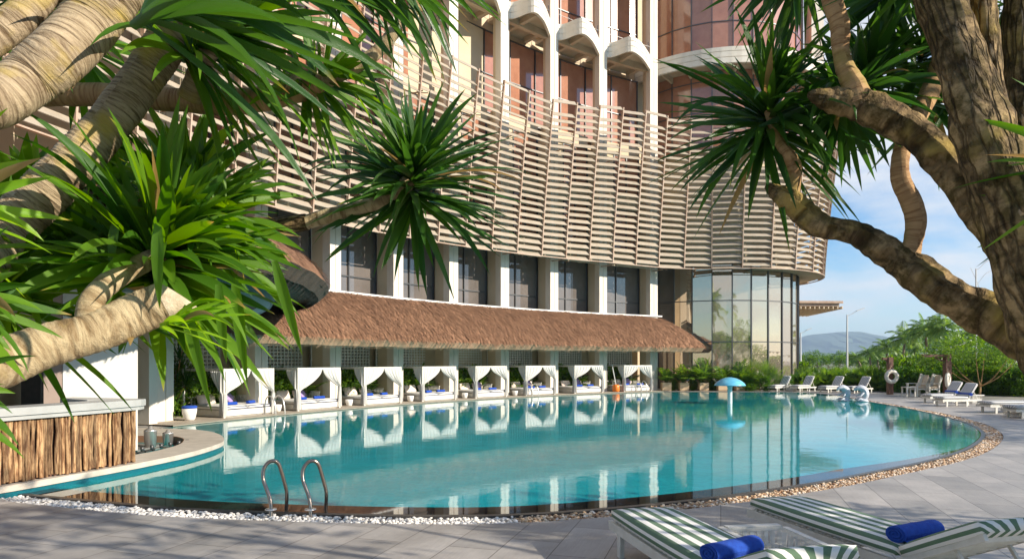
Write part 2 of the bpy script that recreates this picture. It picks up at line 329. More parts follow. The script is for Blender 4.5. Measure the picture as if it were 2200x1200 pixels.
def wpart(mb, name, mats, parent):     # mb is in world coordinates, parent unrotated
    o = mb.build(name, mats); o.parent = parent; o.location = -parent.matrix_basis.translation; return o
def dup(o, loc=None, rz=None, label=None, group=None, scale=None):
    kids = {}
    for x in list(bpy.data.objects):
        if x.parent: kids.setdefault(x.parent.name, []).append(x)
    def cp2(a, par):
        c = a.copy(); COL.objects.link(c); c.parent = par
        for ch in kids.get(a.name, []): cp2(ch, c)
        return c
    c = cp2(o, None)
    if loc is not None: c.location = loc
    if rz is not None: c.rotation_euler = (0, 0, rz)
    if scale: c.scale = (scale,) * 3 if not hasattr(scale, '__len__') else scale
    if label: c['label'] = label
    if group: c['group'] = group
    return c
def smooth_pts(P, n=8, closed=False):
    P = [V(p) for p in P]; out = []; N = len(P)
    for i in range(N if closed else N - 1):
        g = lambda k: P[k % N] if closed else P[max(0, min(N - 1, k))]
        a, b_, c, d = g(i - 1), g(i), g(i + 1), g(i + 2)
        for k in range(n):
            t_ = k / n
            out.append(0.5 * ((2 * b_) + (c - a) * t_ + (2 * a - 5 * b_ + 4 * c - d) * t_ ** 2 + (3 * b_ - a - 3 * c + d) * t_ ** 3))
    if not closed: out.append(P[-1])
    return out
def lerp_list(r, n):
    out = []
    for i in range(n):
        t_ = i / (n - 1) * (len(r) - 1); k = min(int(t_), len(r) - 2); f = t_ - k; out.append(r[k] * (1 - f) + r[k + 1] * f)
    return out
# ================================================================== the curved facade
AC = V((34.23, 6.44, 0)); AR = 49.96                     # centre and radius of the concave front
def arc(th, r, z=0.0): return V((AC.x + r * math.cos(th), AC.y + r * math.sin(th), z))
def th_px(px, r=AR):                                     # angle at which the front passes behind a picture column
    lo, hi = R_(100), R_(178)
    for _ in range(50):
        mid = (lo + hi) / 2; p = arc(mid, r)
        if p.y <= 0.5 or CX + FPX * p.x / p.y < px: hi = mid
        else: lo = mid
    return (lo + hi) / 2
COLPX = [356, 562, 721, 856, 975, 1085, 1191, 1296, 1405]
CTH = [th_px(p) for p in COLPX]
def frame_at(th):                                        # local x = towards pool (inward), y = to the left along the arc
    inw = V((-math.cos(th), -math.sin(th), 0)); lf = V((-math.sin(th), math.cos(th), 0)); return inw, lf
def abox(mb, th, r0, r1, half, z0, z1, off=0.0, mi=0):   # box on the arc: radial r0..r1, half width, z range
    inw, lf = frame_at(th); c = arc(th, (r0 + r1) / 2, (z0 + z1) / 2) + lf * off
    mb.box(c, (abs(r1 - r0), 2 * half, z1 - z0), mi=mi, M=Matrix((inw, lf, V((0, 0, 1)))).transposed())
def awall(mb, t0, t1, r, z0, z1, thick=0.2, n=6, mi=0):  # curved wall slab
    vs = []
    for i in range(n + 1):
        th = t0 + (t1 - t0) * i / n
        vs += [arc(th, r, z0), arc(th, r, z1), arc(th, r + thick, z1), arc(th, r + thick, z0)]
    fs = []
    for i in range(n):
        a = i * 4; b_ = a + 4
        fs += [(a, a + 1, b_ + 1, b_), (a + 1, a + 2, b_ + 2, b_ + 1), (a + 2, a + 3, b_ + 3, b_ + 2), (a + 3, a, b_, b_ + 3)]
    fs += [(0, 3, 2, 1), (n * 4, n * 4 + 1, n * 4 + 2, n * 4 + 3)]
    mb.add(vs, fs, None, mi)

hotel = thing('hotel_tower', (0, 60, 0), 'curved concrete hotel tower with copper glass, tall white fins and rounded glass corner', 'hotel')
TOPZ = 34.0
for th in CTH:
    mb = MB()
    abox(mb, th, AR, AR + 0.5, 0.165, 0.02, TOPZ, 0.185); abox(mb, th, AR, AR + 0.5, 0.165, 0.02, TOPZ, -0.185)
    abox(mb, th, AR + 0.03, AR + 0.5, 0.02, 0.02, TOPZ, 0)
    c = wpart(mb, 'column', M_conc, hotel)
    mb = MB(); abox(mb, th, AR + 0.5, AR + 0.75, 0.32, 17.0, TOPZ, 0.0); abox(mb, th, AR + 0.5, AR + 1.25, 0.32, 0.02, 17.0, 0.0); abox(mb, th, AR + .5, AR + 2.6, 0.10, 5.0, 17.0, 0.0); part(mb, 'fin', M_tan, c); c.children
# bays
TH = CTH
def bay(k):
    return TH[k] - 0.0060, TH[k + 1] + 0.0060            # from the left column to the right column
def glaze(name, t0, t1, r, z0, z1, nv, zs, glass, bar=0.035):
    """one window of several panes: flat glass sheet with frame bars as a sub-part"""
    mb = MB(); awall(mb, t0, t1, r, z0, z1, 0.04, 3); g = wpart(mb, name, glass, hotel)
    fm = MB()
    for i in range(nv + 1):
        abox(fm, t0 + (t1 - t0) * i / nv, r - 0.09, r - 0.003, bar, z0, z1)
    for z in [z0 + bar, z1 - bar] + zs: awall(fm, t0, t1, r - 0.07, z - bar, z + bar, 0.065, 3)
    f = fm.build('window_frame', M_frame); f.parent = g
    return g
for k in range(8):
    t0, t1 = bay(k)
    glaze('window', t0, t1, AR + 1.45, 5.2, 9.6, 2, [6.55], M_dglass)
    # behind the screen
    mb = MB(); awall(mb, t0, t1, AR + 1.3, 9.6, 10.5, 0.4, 3); awall(mb, t0, t1, AR + 1.3, 13.4, 14.6, 0.4, 3); awall(mb, t0, t1, AR + 1.3, 17.4, 18.2, 0.4, 3)
    awall(mb, t0, t0 + (t1 - t0) * .45, AR + 1.42, 10.5, 13.4, 0.2, 2); awall(mb, t0, t0 + (t1 - t0) * .45, AR + 1.42, 14.6, 17.4, 0.2, 2)
    wpart(mb, 'spandrel', M_tan, hotel)
    glaze('window', t0 + (t1 - t0) * .45, t1, AR + 1.45, 10.5, 13.4, 2, [], M_copper)
    glaze('window', t0 + (t1 - t0) * .45, t1, AR + 1.45, 14.6, 17.4, 2, [], M_copper)
    glaze('window', TH[k], TH[k + 1], AR + 2.0, 18.2, 23.5, 2, [20.7], M_copper)
    glaze('window', TH[k], TH[k + 1], AR + 2.0, 24.7, 30.5, 2, [27.0], M_copper)
    # canopy slab with wavy front
    for zb in (23.6, 30.6):
        mb = MB(); n = 18; top = []; bot = []
        for i in range(n + 1):
            u = i / n; th = t0 + (t1 - t0) * u
            bl = math.sin(math.pi * u) ** (2 - max(0, min(1, (u - .4) / .3))) if 0 < u < 1 else 0
            inw, lf = frame_at(th); top.append(arc(th, AR + .02) + inw * (1.66 * bl) + lf * (.98 * bl))
        back = [arc(t1, AR + 2.3), arc(t0, AR + 2.3)]
        # fascia with two scored lines, slab behind it
        for (z0, z1, inset) in ((zb, zb + .36, 0), (zb + .36, zb + .40, .05), (zb + .40, zb + .74, 0), (zb + .74, zb + .78, .05), (zb + .78, zb + 1.04, 0)):
            vs = []; 
            for i, p in enumerate(top):
                u = i / n; th = t0 + (t1 - t0) * u; inw, _ = frame_at(th); q = p - inw * inset
                vs += [V((q.x, q.y, z0)), V((q.x, q.y, z1)), V((q.x - inw.x * .2, q.y - inw.y * .2, z1)), V((q.x - inw.x * .2, q.y - inw.y * .2, z0))]
            fs = []
            for i in range(n):
                a = i * 4; b_ = a + 4; fs += [(a, b_, b_ + 1, a + 1), (a + 1, b_ + 1, b_ + 2, a + 2), (a + 2, b_ + 2, b_ + 3, a + 3), (a + 3, b_ + 3, b_, a)]
            mb.add(vs, fs)
        f = wpart(mb, 'canopy', M_conc, hotel)
        mb = MB(); sl = [p - frame_at(TH[k])[0] * .12 for p in top]; mb.prism([tuple(p) for p in sl] + [tuple(p) for p in back], zb + .42, zb + .62)
        # ribs under the slab
        tm = (t0 + t1) / 2
        abox(mb, tm, AR - 1.2, AR + 1.9, .13, zb + .08, zb + .42, .55); abox(mb, t0 - .012, AR + .3, AR + 1.9, .13, zb + .08, zb + .42); abox(mb, t1 + .012, AR + .3, AR + 1.9, .13, zb + .08, zb + .42)
        awall(mb, t0, t1, AR + .25, zb - .02, zb + .42, .3, 3)
        part(mb, 'soffit', M_soff, f)
        if zb < 25:
            rb = MB(); z = zb + 2.0
            for u in (0.05, .28, .95):
                p = arc(t0 + (t1 - t0) * u, AR + .05); rb.bar((p.x, p.y, zb + 1.02), (p.x, p.y, z), .04)
            rb.bar(arc(t0, AR + .05, z - .3), arc(t1, AR + .05, z - .3), .02); part(rb, 'rail', M_frame, f)
# beams under the bottom of the screen zone, ledge above the thatch
mb = MB(); awall(mb, TH[8], TH[0], AR + .02, 8.95, 9.3, .02, 60)
for k in range(8):
    t0, t1 = bay(k)
    for u in (.2, .5, .8): abox(mb, t0 + (t1 - t0) * u, AR + .1, AR + 1.4, .08, 9.15, 9.5)
wpart(mb, 'beam', M_soff, hotel)
# bay beside the rounded corner and left wing
T9 = TH[8] - R_(.75)
mb = MB(); awall(mb, T9, TH[8] - .006, AR + 1.35, 0.02, TOPZ, .3, 4); wpart(mb, 'wall', M_tan, hotel)
TL = TH[0] + R_(16)
mb = MB(); awall(mb, TH[0] + .004, TL, AR + 1.4, 3.2, TOPZ, .3, 14); wpart(mb, 'wall', M_tan, hotel)
# ---------------- rounded glass corner
DC = V((17.0, 58.0, 0)); DR = 6.75
def cyl(phi, r, z): return V((DC.x + r * math.cos(phi), DC.y + r * math.sin(phi), z))
def cwall(mb, p0, p1, r, z0, z1, thick=.1, n=24, mi=0, sm=False):
    vs = []
    for i in range(n + 1):
        ph = p0 + (p1 - p0) * i / n; vs += [cyl(ph, r, z0), cyl(ph, r, z1), cyl(ph, r - thick, z1), cyl(ph, r - thick, z0)]
    fs = []
    for i in range(n):
        a = i * 4; b_ = a + 4; fs += [(a, a + 1, b_ + 1, b_), (a + 1, a + 2, b_ + 2, b_ + 1), (a + 2, a + 3, b_ + 3, b_ + 2), (a + 3, a, b_, b_ + 3)]
    fs += [(0, 3, 2, 1), (n * 4, n * 4 + 1, n * 4 + 2, n * 4 + 3)]; mb.add(vs, fs, None, mi, sm)
P0, STEP = R_(-106.4 - 12.35 * 6), R_(12.35)
NP = 15
ZT = [0.1, 3.65, 6.75, 9.35]
def cbar(mb, ph, r, w, dep, z0, z1):
    u = V((math.cos(ph), math.sin(ph), 0)); v = V((-math.sin(ph), math.cos(ph), 0))
    mb.box(cyl(ph, r, (z0 + z1) / 2), (dep, w, z1 - z0), M=Matrix((u, v, V((0, 0, 1)))).transposed())
for i in range(NP):                                       # each pane column is one window
    a, b_ = P0 + STEP * i, P0 + STEP * (i + 1)
    mb = MB(); q0, q1 = cyl(a, DR, 0), cyl(b_, DR, 0)
    tilt = rnd.uniform(-.01, .01)
    mb.add([V((q0.x, q0.y, .1)), V((q1.x, q1.y, .1)), V((q1.x + tilt, q1.y, 9.5)), V((q0.x + tilt, q0.y, 9.5))], [(0, 1, 2, 3)])
    mb.add([V((q0.x, q0.y, .1)) * 1 + (DC - q0).normalized() * .03, V((q1.x, q1.y, .1)) + (DC - q1).normalized() * .03, V((q1.x, q1.y, 9.5)) + (DC - q1).normalized() * .03, V((q0.x, q0.y, 9.5)) + (DC - q0).normalized() * .03], [(3, 2, 1, 0)])
    g = wpart(mb, 'window', M_mirror if i > 3 else M_dglass, hotel)
    fb = MB(); cbar(fb, a, DR + .03, .075, .12, .1, 9.5)
    for z in ZT[1:3]: fb.bar(cyl(a, DR + .02, z), cyl(b_, DR + .02, z), .05, .07)
    part(fb, 'window_frame', M_frame, g)
    mb = MB()
    q0, q1 = cyl(a, DR + .3, 0), cyl(b_, DR + .3, 0)
    mb.add([V((q0.x, q0.y, 18.0)), V((q1.x, q1.y, 18.0)), V((q1.x, q1.y, 34)), V((q0.x, q0.y, 34))], [(0, 1, 2, 3)])
    g = wpart(mb, 'window', M_copper, hotel); fb = MB(); cbar(fb, a, DR + .33, .06, .1, 18, 34)
    for z in (18.6, 20.9, 23.2, 25.6, 27.6, 30.5): fb.bar(cyl(a, DR + .33, z), cyl(b_, DR + .33, z), .05, .06)
    part(fb, 'window_frame', M_frame, g)
mb = MB(); cwall(mb, P0 - R_(5), P0 + STEP * NP + R_(10), DR - .3, .02, 34, .3, 30); wpart(mb, 'core_wall', M_tan, hotel)
# curved balcony round the corner
mb = MB(); BR = 9.1
for (z0, z1, r) in ((23.6, 24.0, BR), (24.0, 24.04, BR - .05), (24.04, 24.42, BR), (24.42, 24.46, BR - .05), (24.46, 24.76, BR)): cwall(mb, P0 - R_(10), R_(-14), r, z0, z1, .22, 40)
cb = wpart(mb, 'balcony', M_conc, hotel)
mb = MB(); cwall(mb, P0 - R_(10), R_(-14), BR - .15, 24.0, 24.2, BR - .15 - DR - .25, 40)
for i in range(14):
    ph = P0 + STEP * i; mb.bar(cyl(ph, DR + .3, 23.75), cyl(ph, BR - .25, 23.9), .16, .42)
part(mb, 'soffit', M_soff, cb)
mb = MB(); mb.box((25.2, 57.0, 26.6), (1.0, 1.4, 15)); wpart(mb, 'column', M_conc, hotel)
# grey flank behind, closing the tower
mb = MB(); mb.prism([(10.5, 53.5), (21.0, 60), (21.0, 75), (-20, 75), (-20, 36), (-8.6, 36.5), (2, 48)], .02, 34); wpart(mb, 'core_wall', M_tan, hotel)

# ---------------- louvre screen: path of its foot, then lean outwards
def blend_path():
    pts = [arc(R_(178) - R_(1) * i, 48.75) for i in range(80)]
    a0 = 8.6
    keep = [p for p in pts if (p - DC).length > a0 + 1.2]
    # where arc meets drum
    ph0 = None
    cand = [V((DC.x + a0 * math.cos(R_(a)), DC.y + a0 * math.sin(R_(a)), 0)) for a in range(-112, 46, 5)]
    path = [p for p in keep if p.x < 11.0] + cand
    return path
raw = blend_path()
def resample(P, step):
    out = [P[0]]; acc = 0
    for i in range(1, len(P)):
        a, b_ = P[i - 1], P[i]; l = (b_ - a).length; t_ = step - acc
        while t_ <= l: out.append(a + (b_ - a) * (t_ / l)); t_ += step
        acc = (acc + l) % step
    return out
fine = resample(smooth_pts(raw, 6), 0.25)
for _ in range(14): fine = [fine[0]] + [(fine[i - 1] + fine[i] * 2 + fine[i + 1]) / 4 for i in range(1, len(fine) - 1)] + [fine[-1]]
def px_of(p): return CX + FPX * p.x / max(p.y, .1)
tot = [0.0]
for i in range(1, len(fine)): tot.append(tot[-1] + (fine[i] - fine[i - 1]).length)
def s_at(s):
    s = max(0, min(tot[-1] - .01, s)); i = min(range(len(tot) - 1), key=lambda k: 0 if tot[k] <= s <= tot[k + 1] else 1)
    f = (s - tot[i]) / (tot[i + 1] - tot[i]); p = fine[i].lerp(fine[i + 1], f); a = fine[max(0, i - 2)]; b_ = fine[min(len(fine) - 1, i + 3)]
    t_ = (b_ - a).normalized(); return p, t_, V((t_.y, -t_.x, 0))    # outward = to the right of travel (towards the pool)
s_ref = next(tot[i] for i in range(len(fine)) if px_of(fine[i]) > 1102 and fine[i].y > 20)   # a mullion foot seen at px 1102
BAYW = 2.13
screen = thing('facade_screen', (0, 40, 0), 'long curved screen of cream louvres on bronze mullions wrapped round the hotel', 'louvre screen')
def zb_of(s): return 8.45 + 0.5 * max(0, min(1, (s - s_ref + 12) / 20))
def zt_of(s): return 18.25 + 1.15 * max(0, min(1, (s - s_ref - 2) / 8))
def lean(v): return 0.10 + 1.05 * max(0.0, v) ** 1.25
def scr(s, v, extra=0.0):
    p, t_, o = s_at(s); return p + o * (lean(v) + extra) + V((0, 0, zb_of(s) + v * (zt_of(s) - zb_of(s))))
smin = s_ref - BAYW * int((s_ref - 0.3) / BAYW); nb = int((tot[-1] - smin) / BAYW)
NR = 24
for j in range(nb):
    s0, s1 = smin + BAYW * j, smin + BAYW * (j + 1)
    if fine[min(len(fine) - 1, int(s0 / .25))].y < 6: continue
    mb = MB(); p0, t_, o = s_at(s0); prev = None
    for q in range(9):
        v = q / 8 * (1.0 if j % 2 else 1.0); c = scr(s0, v, 0.0)
        if prev is not None:
            mb.bar(prev - o * .02, c - o * .02, .065, .16, up=o)
        prev = c
    wpart(mb, 'mullion', M_mull, screen)
    mb = MB(); rg = random.Random(j)
    for i in range(NR + 1):
        v = (i + (.15 if j % 2 else .62)) / (NR + .7)
        if v > 1.005: continue
        if i == NR - 1 and j % 2 == 0: continue
        jj = rg.uniform(-.012, .012)
        a0, a1 = scr(s0 + .05, v), scr(s1 - .05, v)
        _, _, o0 = s_at(s0); _, _, o1 = s_at(s1)
        up = V((0, 0, 1))
        ca, sa = .178 * math.cos(.85 + jj * 4), .178 * math.sin(.85 + jj * 4); off_ = -.07   # outer edge low, inner edge high
        prof = [(off_ - ca, sa), (off_ - ca - .02, sa - .018), (off_ + ca - .02, -sa - .018), (off_ + ca, -sa)]
        vs = [a0 + o0 * x + up * z for x, z in prof] + [a1 + o1 * x + up * z for x, z in prof]
        mb.add(vs, [(0, 3, 7, 4), (1, 5, 6, 2), (0, 4, 5, 1), (3, 2, 6, 7), (0, 1, 2, 3), (4, 7, 6, 5)])
    wpart(mb, 'louvre_panel', M_blade, screen)
mb = MB(); ss = [smin + .5 * i for i in range(int((tot[-1] - smin) / .5))]
for a, b_ in zip(ss[:-1], ss[1:]):
    if s_at(a)[0].y < 5: continue
    mb.bar(scr(a, -.004, -.02), scr(b_, -.004, -.02), .13, .05)
wpart(mb, 'bottom_rail', M_mull, screen)
# soffit plate closing the screen's foot round the rounded corner, with slots of louvre beyond
mb = MB(); vs = []; fs = []
ii = [k for k in range(0, len(fine), 4) if fine[k].x > 17.5]
for k in ii:
    p = fine[k]; s = tot[k]; d = (DC - p); d.z = 0; d.normalize(); z = zb_of(s) + .05
    vs += [V((p.x, p.y, z)) + d * .02, V((p.x, p.y, z)) + d * 1.75, V((p.x, p.y, z + .08)) + d * 1.75, V((p.x, p.y, z + .08)) + d * .02]
for q in range(len(ii) - 1):
    a = q * 4; b_ = a + 4; fs += [(a, a + 1, b_ + 1, b_), (a + 1, a + 2, b_ + 2, b_ + 1), (a + 2, a + 3, b_ + 3, b_ + 2), (a + 3, a, b_, b_ + 3)]
mb.add(vs, fs); wpart(mb, 'soffit', M_soff, screen)
# struts tying the screen to the columns
for th in TH:
    for v in (0.02, .25, .5, .75):
        mb = MB()
        z = 8.6 + v * 9.8; inw, lf = frame_at(th)
        mb.bar(arc(th, AR + .1, z) + lf * .2, arc(th, 48.75 - lean(v) + .1, z) + lf * .2, .06)
        mb.bar(arc(th, AR + .1, z + .5) - lf * .2, arc(th, 48.75 - lean(v) + .1, z) - lf * .2, .045)
        wpart(mb, 'strut', M_mull, screen)
# porch roof beyond the corner
pr = thing('porch_roof', (26, 62, 6), 'flat slatted porch roof jutting out behind the glass corner', 'porch roof')
mb = MB()
q = [at(1700, 658, 64), at(1758, 655, 62), at(1750, 668, 64), at(1700, 677, 66)]
mb.prism([(22.5, 60), (29.0, 60.5), (29.6, 62.0), (28.0, 66), (22.5, 68)], 7.05, 7.3); wpart(mb, 'deck', M_mull, pr)
mb = MB()
for i in range(16): mb.bar((23 + i * .42, 60.1 + .03 * i, 6.93), (23 + i * .36, 66, 6.6), .10, .22)
wpart(mb, 'rafter', M_soff, pr)
mb = MB(); mb.prism([(22.5, 59.8), (29.2, 60.3), (29.4, 60.6), (22.5, 60.1)], 7.3, 7.5); wpart(mb, 'fascia', M_mull, pr)
mb = MB(); mb.box((24.0, 63.5, 3.5), (.5, .5, 7.0)); wpart(mb, 'post', M_conc, pr)
# ================================================================== ground, pool, gravel
WPX = [(60, 1060), (250, 1078), (400, 1090), (650, 1100), (900, 1105), (1100, 1103), (1300, 1090), (1500, 1070), (1636, 1052), (1760, 1033), (1880, 1010), (1990, 988), (2064, 966), (2102, 943), (2105, 926), (2075, 908), (2010, 890), (1940, 875), (1860, 861), (1790, 848), (1720, 842.5), (1640, 841.5), (1530, 841.5)]
near = [gnd(x, y) for x, y in WPX]
n_near = smooth_pts(near, 6)
far_ = [arc(th_px(1425, 48.5) + R_(.9) * i, 48.5) for i in range(0, 47)]
POOL = n_near + far_ + [V((-11.6, 22.6, 0)), V((-11.9, 18, 0)), V((-10.6, 12.6, 0))]
def area(P): return sum(P[i].x * P[(i + 1) % len(P)].y - P[(i + 1) % len(P)].x * P[i].y for i in range(len(P))) / 2
if area(POOL) < 0: POOL.reverse()
PXY = [(p.x, p.y) for p in POOL]; NPL = len(POOL)
def offset(P, w):                                         # offset a counter-clockwise outline outwards by w (list or number)
    out = []; N = len(P)
    for i in range(N):
        a, b_ = P[(i - 1) % N], P[(i + 1) % N]; d = V((b_[0] - a[0], b_[1] - a[1])); 
        d = d.normalized() if d.length > 1e-9 else V((1, 0)); ww = w[i] if hasattr(w, '__len__') else w
        out.append((P[i][0] + d.y * ww, P[i][1] - d.x * ww))
    return out
def tri_ring(mb, A, B, za, zb, mi=0):                     # strip between two matching outlines
    N = len(A); vs = [V((a[0], a[1], za)) for a in A] + [V((b_[0], b_[1], zb)) for b_ in B]
    mb.add(vs, [(i, (i + 1) % N, N + (i + 1) % N, N + i) for i in range(N)], None, mi)
# how far each outline point is "near side": 1 on the near rim, 0 elsewhere
def is_near(p): return 1.0 if (p[1] < 13.5 and p[0] > -8.4) else (max(0.0, 1 - (p[1] - 13.5) / 4.0) if p[0] > 3 else 0.0)
nearw = [is_near(p) for p in PXY]
gravw = [1.0 if ((p[0] > 3 and p[1] < 47 and p[0] > 12) or (p[1] < 20 and p[0] > -8.6)) else 0.0 for p in PXY]
gravw = [gravw[i] * max(0.0, min(1.0, (46.5 - PXY[i][1]) / 12)) if PXY[i][0] > 12 else gravw[i] for i in range(NPL)]
for _ in range(3): gravw = [(gravw[i - 1] + gravw[i] * 2 + gravw[(i + 1) % NPL]) / 4 for i in range(NPL)]
# outline rings
O1 = offset(PXY, 0.10)                                     # black rim
O2 = offset(PXY, [0.12 + 0.42 * g * (1.0 if PXY[i][1] < 30 else .7) for i, g in enumerate(gravw)])   # gravel ring
# ---- ground: deck with a hole the size of O2
bm_ = MB()
import bmesh
def sheet_with_hole(name, outer, holes, z, mats):
    b = bmesh.new(); es = []
    for loop in [outer] + holes:
        vs = [b.verts.new((x, y, z)) for x, y in loop]
        es += [b.edges.new((vs[i], vs[(i + 1) % len(vs)])) for i in range(len(vs))]
    bmesh.ops.triangle_fill(b, edges=es, use_beauty=True)
    b.normal_update()
    for f in b.faces:
        if f.normal.z < 0: f.normal_flip()
    me = bpy.data.meshes.new(name); b.to_mesh(me); b.free(); me.materials.append(mats)
    o = bpy.data.objects.new(name, me); COL.objects.link(o); return tag(o, kind='structure')
def stone_deck_mat():
    m, t, b = nmat('slate_deck'); tcn = node(t, 'ShaderNodeTexCoord'); mp_ = node(t, 'ShaderNodeMapping'); mp_.inputs['Rotation'].default_value = (0, 0, R_(-73))
    t.links.new(tcn.outputs['Object'], mp_.inputs[0])
    br = node(t, 'ShaderNodeTexBrick', Scale=1.0, Bias=0.0); br.inputs['Mortar Size'].default_value = 0.006; br.inputs['Brick Width'].default_value = 1.35; br.inputs['Row Height'].default_value = 0.62
    br.inputs['Color1'].default_value = (0.37, 0.345, 0.315, 1); br.inputs['Color2'].default_value = (0.27, 0.255, 0.235, 1); br.inputs['Mortar'].default_value = (0.10, 0.09, 0.08, 1)
    br.offset = 0.4; t.links.new(mp_.outputs[0], br.inputs['Vector'])
    ns = node(t, 'ShaderNodeTexNoise', Scale=0.9, Detail=8, Roughness=0.65); t.links.new(mp_.outputs[0], ns.inputs['Vector'])
    mps = node(t, 'ShaderNodeMapping'); mps.inputs['Scale'].default_value = (3.0, 40, 1); t.links.new(mp_.outputs[0], mps.inputs[0])
    n2_ = node(t, 'ShaderNodeTexNoise', Scale=1.0, Detail=6, Roughness=0.7); t.links.new(mps.outputs[0], n2_.inputs['Vector'])
    r1 = node(t, 'ShaderNodeMapRange'); r1.inputs[1].default_value = .3; r1.inputs[2].default_value = .7; r1.inputs[3].default_value = .72; r1.inputs[4].default_value = 1.25; t.links.new(ns.outputs[0], r1.inputs[0])
    r2 = node(t, 'ShaderNodeMapRange'); r2.inputs[1].default_value = .3; r2.inputs[2].default_value = .7; r2.inputs[3].default_value = .88; r2.inputs[4].default_value = 1.1; t.links.new(n2_.outputs[0], r2.inputs[0])
    mu = node(t, 'ShaderNodeMath', operation='MULTIPLY'); t.links.new(r1.outputs[0], mu.inputs[0]); t.links.new(r2.outputs[0], mu.inputs[1])
    h = node(t, 'ShaderNodeHueSaturation'); t.links.new(br.outputs[0], h.inputs['Color']); t.links.new(mu.outputs[0], h.inputs['Value']); t.links.new(h.outputs[0], b.inputs['Base Color'])
    r3 = node(t, 'ShaderNodeMapRange'); r3.inputs[3].default_value = .38; r3.inputs[4].default_value = .62; t.links.new(ns.outputs[0], r3.inputs[0]); t.links.new(r3.outputs[0], b.inputs['Roughness'])
    ad = node(t, 'ShaderNodeMath', operation='ADD'); t.links.new(n2_.outputs[0], ad.inputs[0]); t.links.new(br.outputs[1], ad.inputs[1]); ad2 = node(t, 'ShaderNodeMath', operation='MULTIPLY'); ad2.inputs[1].default_value = -1; t.links.new(br.outputs[1], ad2.inputs[0])
    sb = node(t, 'ShaderNodeMath', operation='ADD'); t.links.new(ad2.outputs[0], sb.inputs[0]); t.links.new(n2_.outputs[0], sb.inputs[1])
    bp_ = node(t, 'ShaderNodeBump', Strength=0.25, Distance=0.01); t.links.new(sb.outputs[0], bp_.inputs['Height']); t.links.new(bp_.outputs[0], b.inputs['Normal'])
    return m
M_deck = stone_deck_mat()
HOLE = O2
deck = sheet_with_hole('pool_deck', [(-60, -30), (90, -30), (90, 60), (30, 75), (-60, 75)], [HOLE], 0.0, M_deck)
M_lawn = mat('far_ground', (0.10, 0.15, 0.05), 0.95, (0.18, 0.16, 0.10), 0.05)
mb = MB(); mb.add([V((-9000, -9000, -.35)), V((9000, -9000, -.35)), V((9000, 12000, -.35)), V((-9000, 12000, -.35))], [(0, 1, 2, 3)])
# ground far out: four sheets round the pool site so that nothing lies under the pool
far_ground = None
mb = MB()
for (x0, x1, y0, y1) in ((-9000, -60, -9000, 12000), (90, 9000, -9000, 12000), (-60, 90, -9000, -30), (-60, 90, 75, 12000)):
    mb.add([V((x0, y0, -.05)), V((x1, y0, -.05)), V((x1, y1, -.05)), V((x0, y1, -.05))], [(0, 1, 2, 3)])
mb.add([V((90, 60, -.02)), V((90, 75, -.02)), V((30, 75, -.02))], [(0, 1, 2)])
tag(mb.build('ground', M_lawn), kind='structure')
# gutter bed under gravel, black rim
mb = MB(); tri_ring(mb, O2, O2, 0.0, -0.16); tri_ring(mb, O2, O1, -0.16, -0.161); tri_ring(mb, O1, O1, -0.16, 0.004)
tag(mb.build('gutter', M_black), kind='structure')
mb = MB(); tri_ring(mb, O1, offset(PXY, 0.0), 0.004, 0.006); tri_ring(mb, offset(PXY, 0.0), offset(PXY, 0.0), 0.006, -0.12); tag(mb.build('pool_rim', M_black), kind='structure')
# shallow stone ledge on the near side then tiled basin
M_wet = mat('wet_stone', (0.035, 0.022, 0.016), 0.03, (0.010, 0.010, 0.010), 1.1, lo=.42, hi=.55, spec=.55)
INN = offset(PXY, [-(0.03 + 0.50 * w) for w in nearw])
mb = MB(); tri_ring(mb, offset(PXY, 0.0), INN, -0.003, -0.003); tri_ring(mb, INN, INN, -0.003, -0.08); tag(mb.build('pool_ledge', M_wet), kind='structure')
def tile_mat():
    m, t, b = nmat('teal_mosaic'); tcn = node(t, 'ShaderNodeTexCoord'); br = node(t, 'ShaderNodeTexBrick', Scale=1.0)
    br.offset = 0; br.inputs['Brick Width'].default_value = .12; br.inputs['Row Height'].default_value = .12; br.inputs['Mortar Size'].default_value = .005
    br.inputs['Color1'].default_value = (0.03, 0.72, 0.78, 1); br.inputs['Color2'].default_value = (0.010, 0.46, 0.56, 1); br.inputs['Mortar'].default_value = (0.30, 0.75, 0.72, 1)
    t.links.new(tcn.outputs['Object'], br.inputs['Vector'])
    ns = node(t, 'ShaderNodeTexNoise', Scale=0.8, Detail=6, Roughness=.6, Distortion=0.6); t.links.new(tcn.outputs['Object'], ns.inputs['Vector'])
    r1 = node(t, 'ShaderNodeMapRange'); r1.inputs[1].default_value = .3; r1.inputs[2].default_value = .7; r1.inputs[3].default_value = .55; r1.inputs[4].default_value = 1.7; t.links.new(ns.outputs[0], r1.inputs[0])
    h = node(t, 'ShaderNodeHueSaturation'); t.links.new(br.outputs[0], h.inputs['Color']); t.links.new(r1.outputs[0], h.inputs['Value']); t.links.new(h.outputs[0], b.inputs['Base Color']); b.inputs['Roughness'].default_value = .4
    return m
M_tile = tile_mat()
b = bmesh.new(); vs = [b.verts.new((x, y, -1.15)) for x, y in INN]; es = [b.edges.new((vs[i], vs[(i + 1) % NPL])) for i in range(NPL)]
bmesh.ops.triangle_fill(b, edges=es, use_beauty=True)
for f in b.faces:
    f.normal_update()
    if f.normal.z < 0: f.normal_flip()
tv = [b.verts.new((x, y, -.07)) for x, y in INN]
for i in range(NPL): b.faces.new((vs[i], vs[(i + 1) % NPL], tv[(i + 1) % NPL], tv[i]))
me = bpy.data.meshes.new('pool_basin'); b.to_mesh(me); b.free(); me.materials.append(M_tile)
basin = bpy.data.objects.new('pool_basin', me); COL.objects.link(basin); tag(basin, kind='structure')
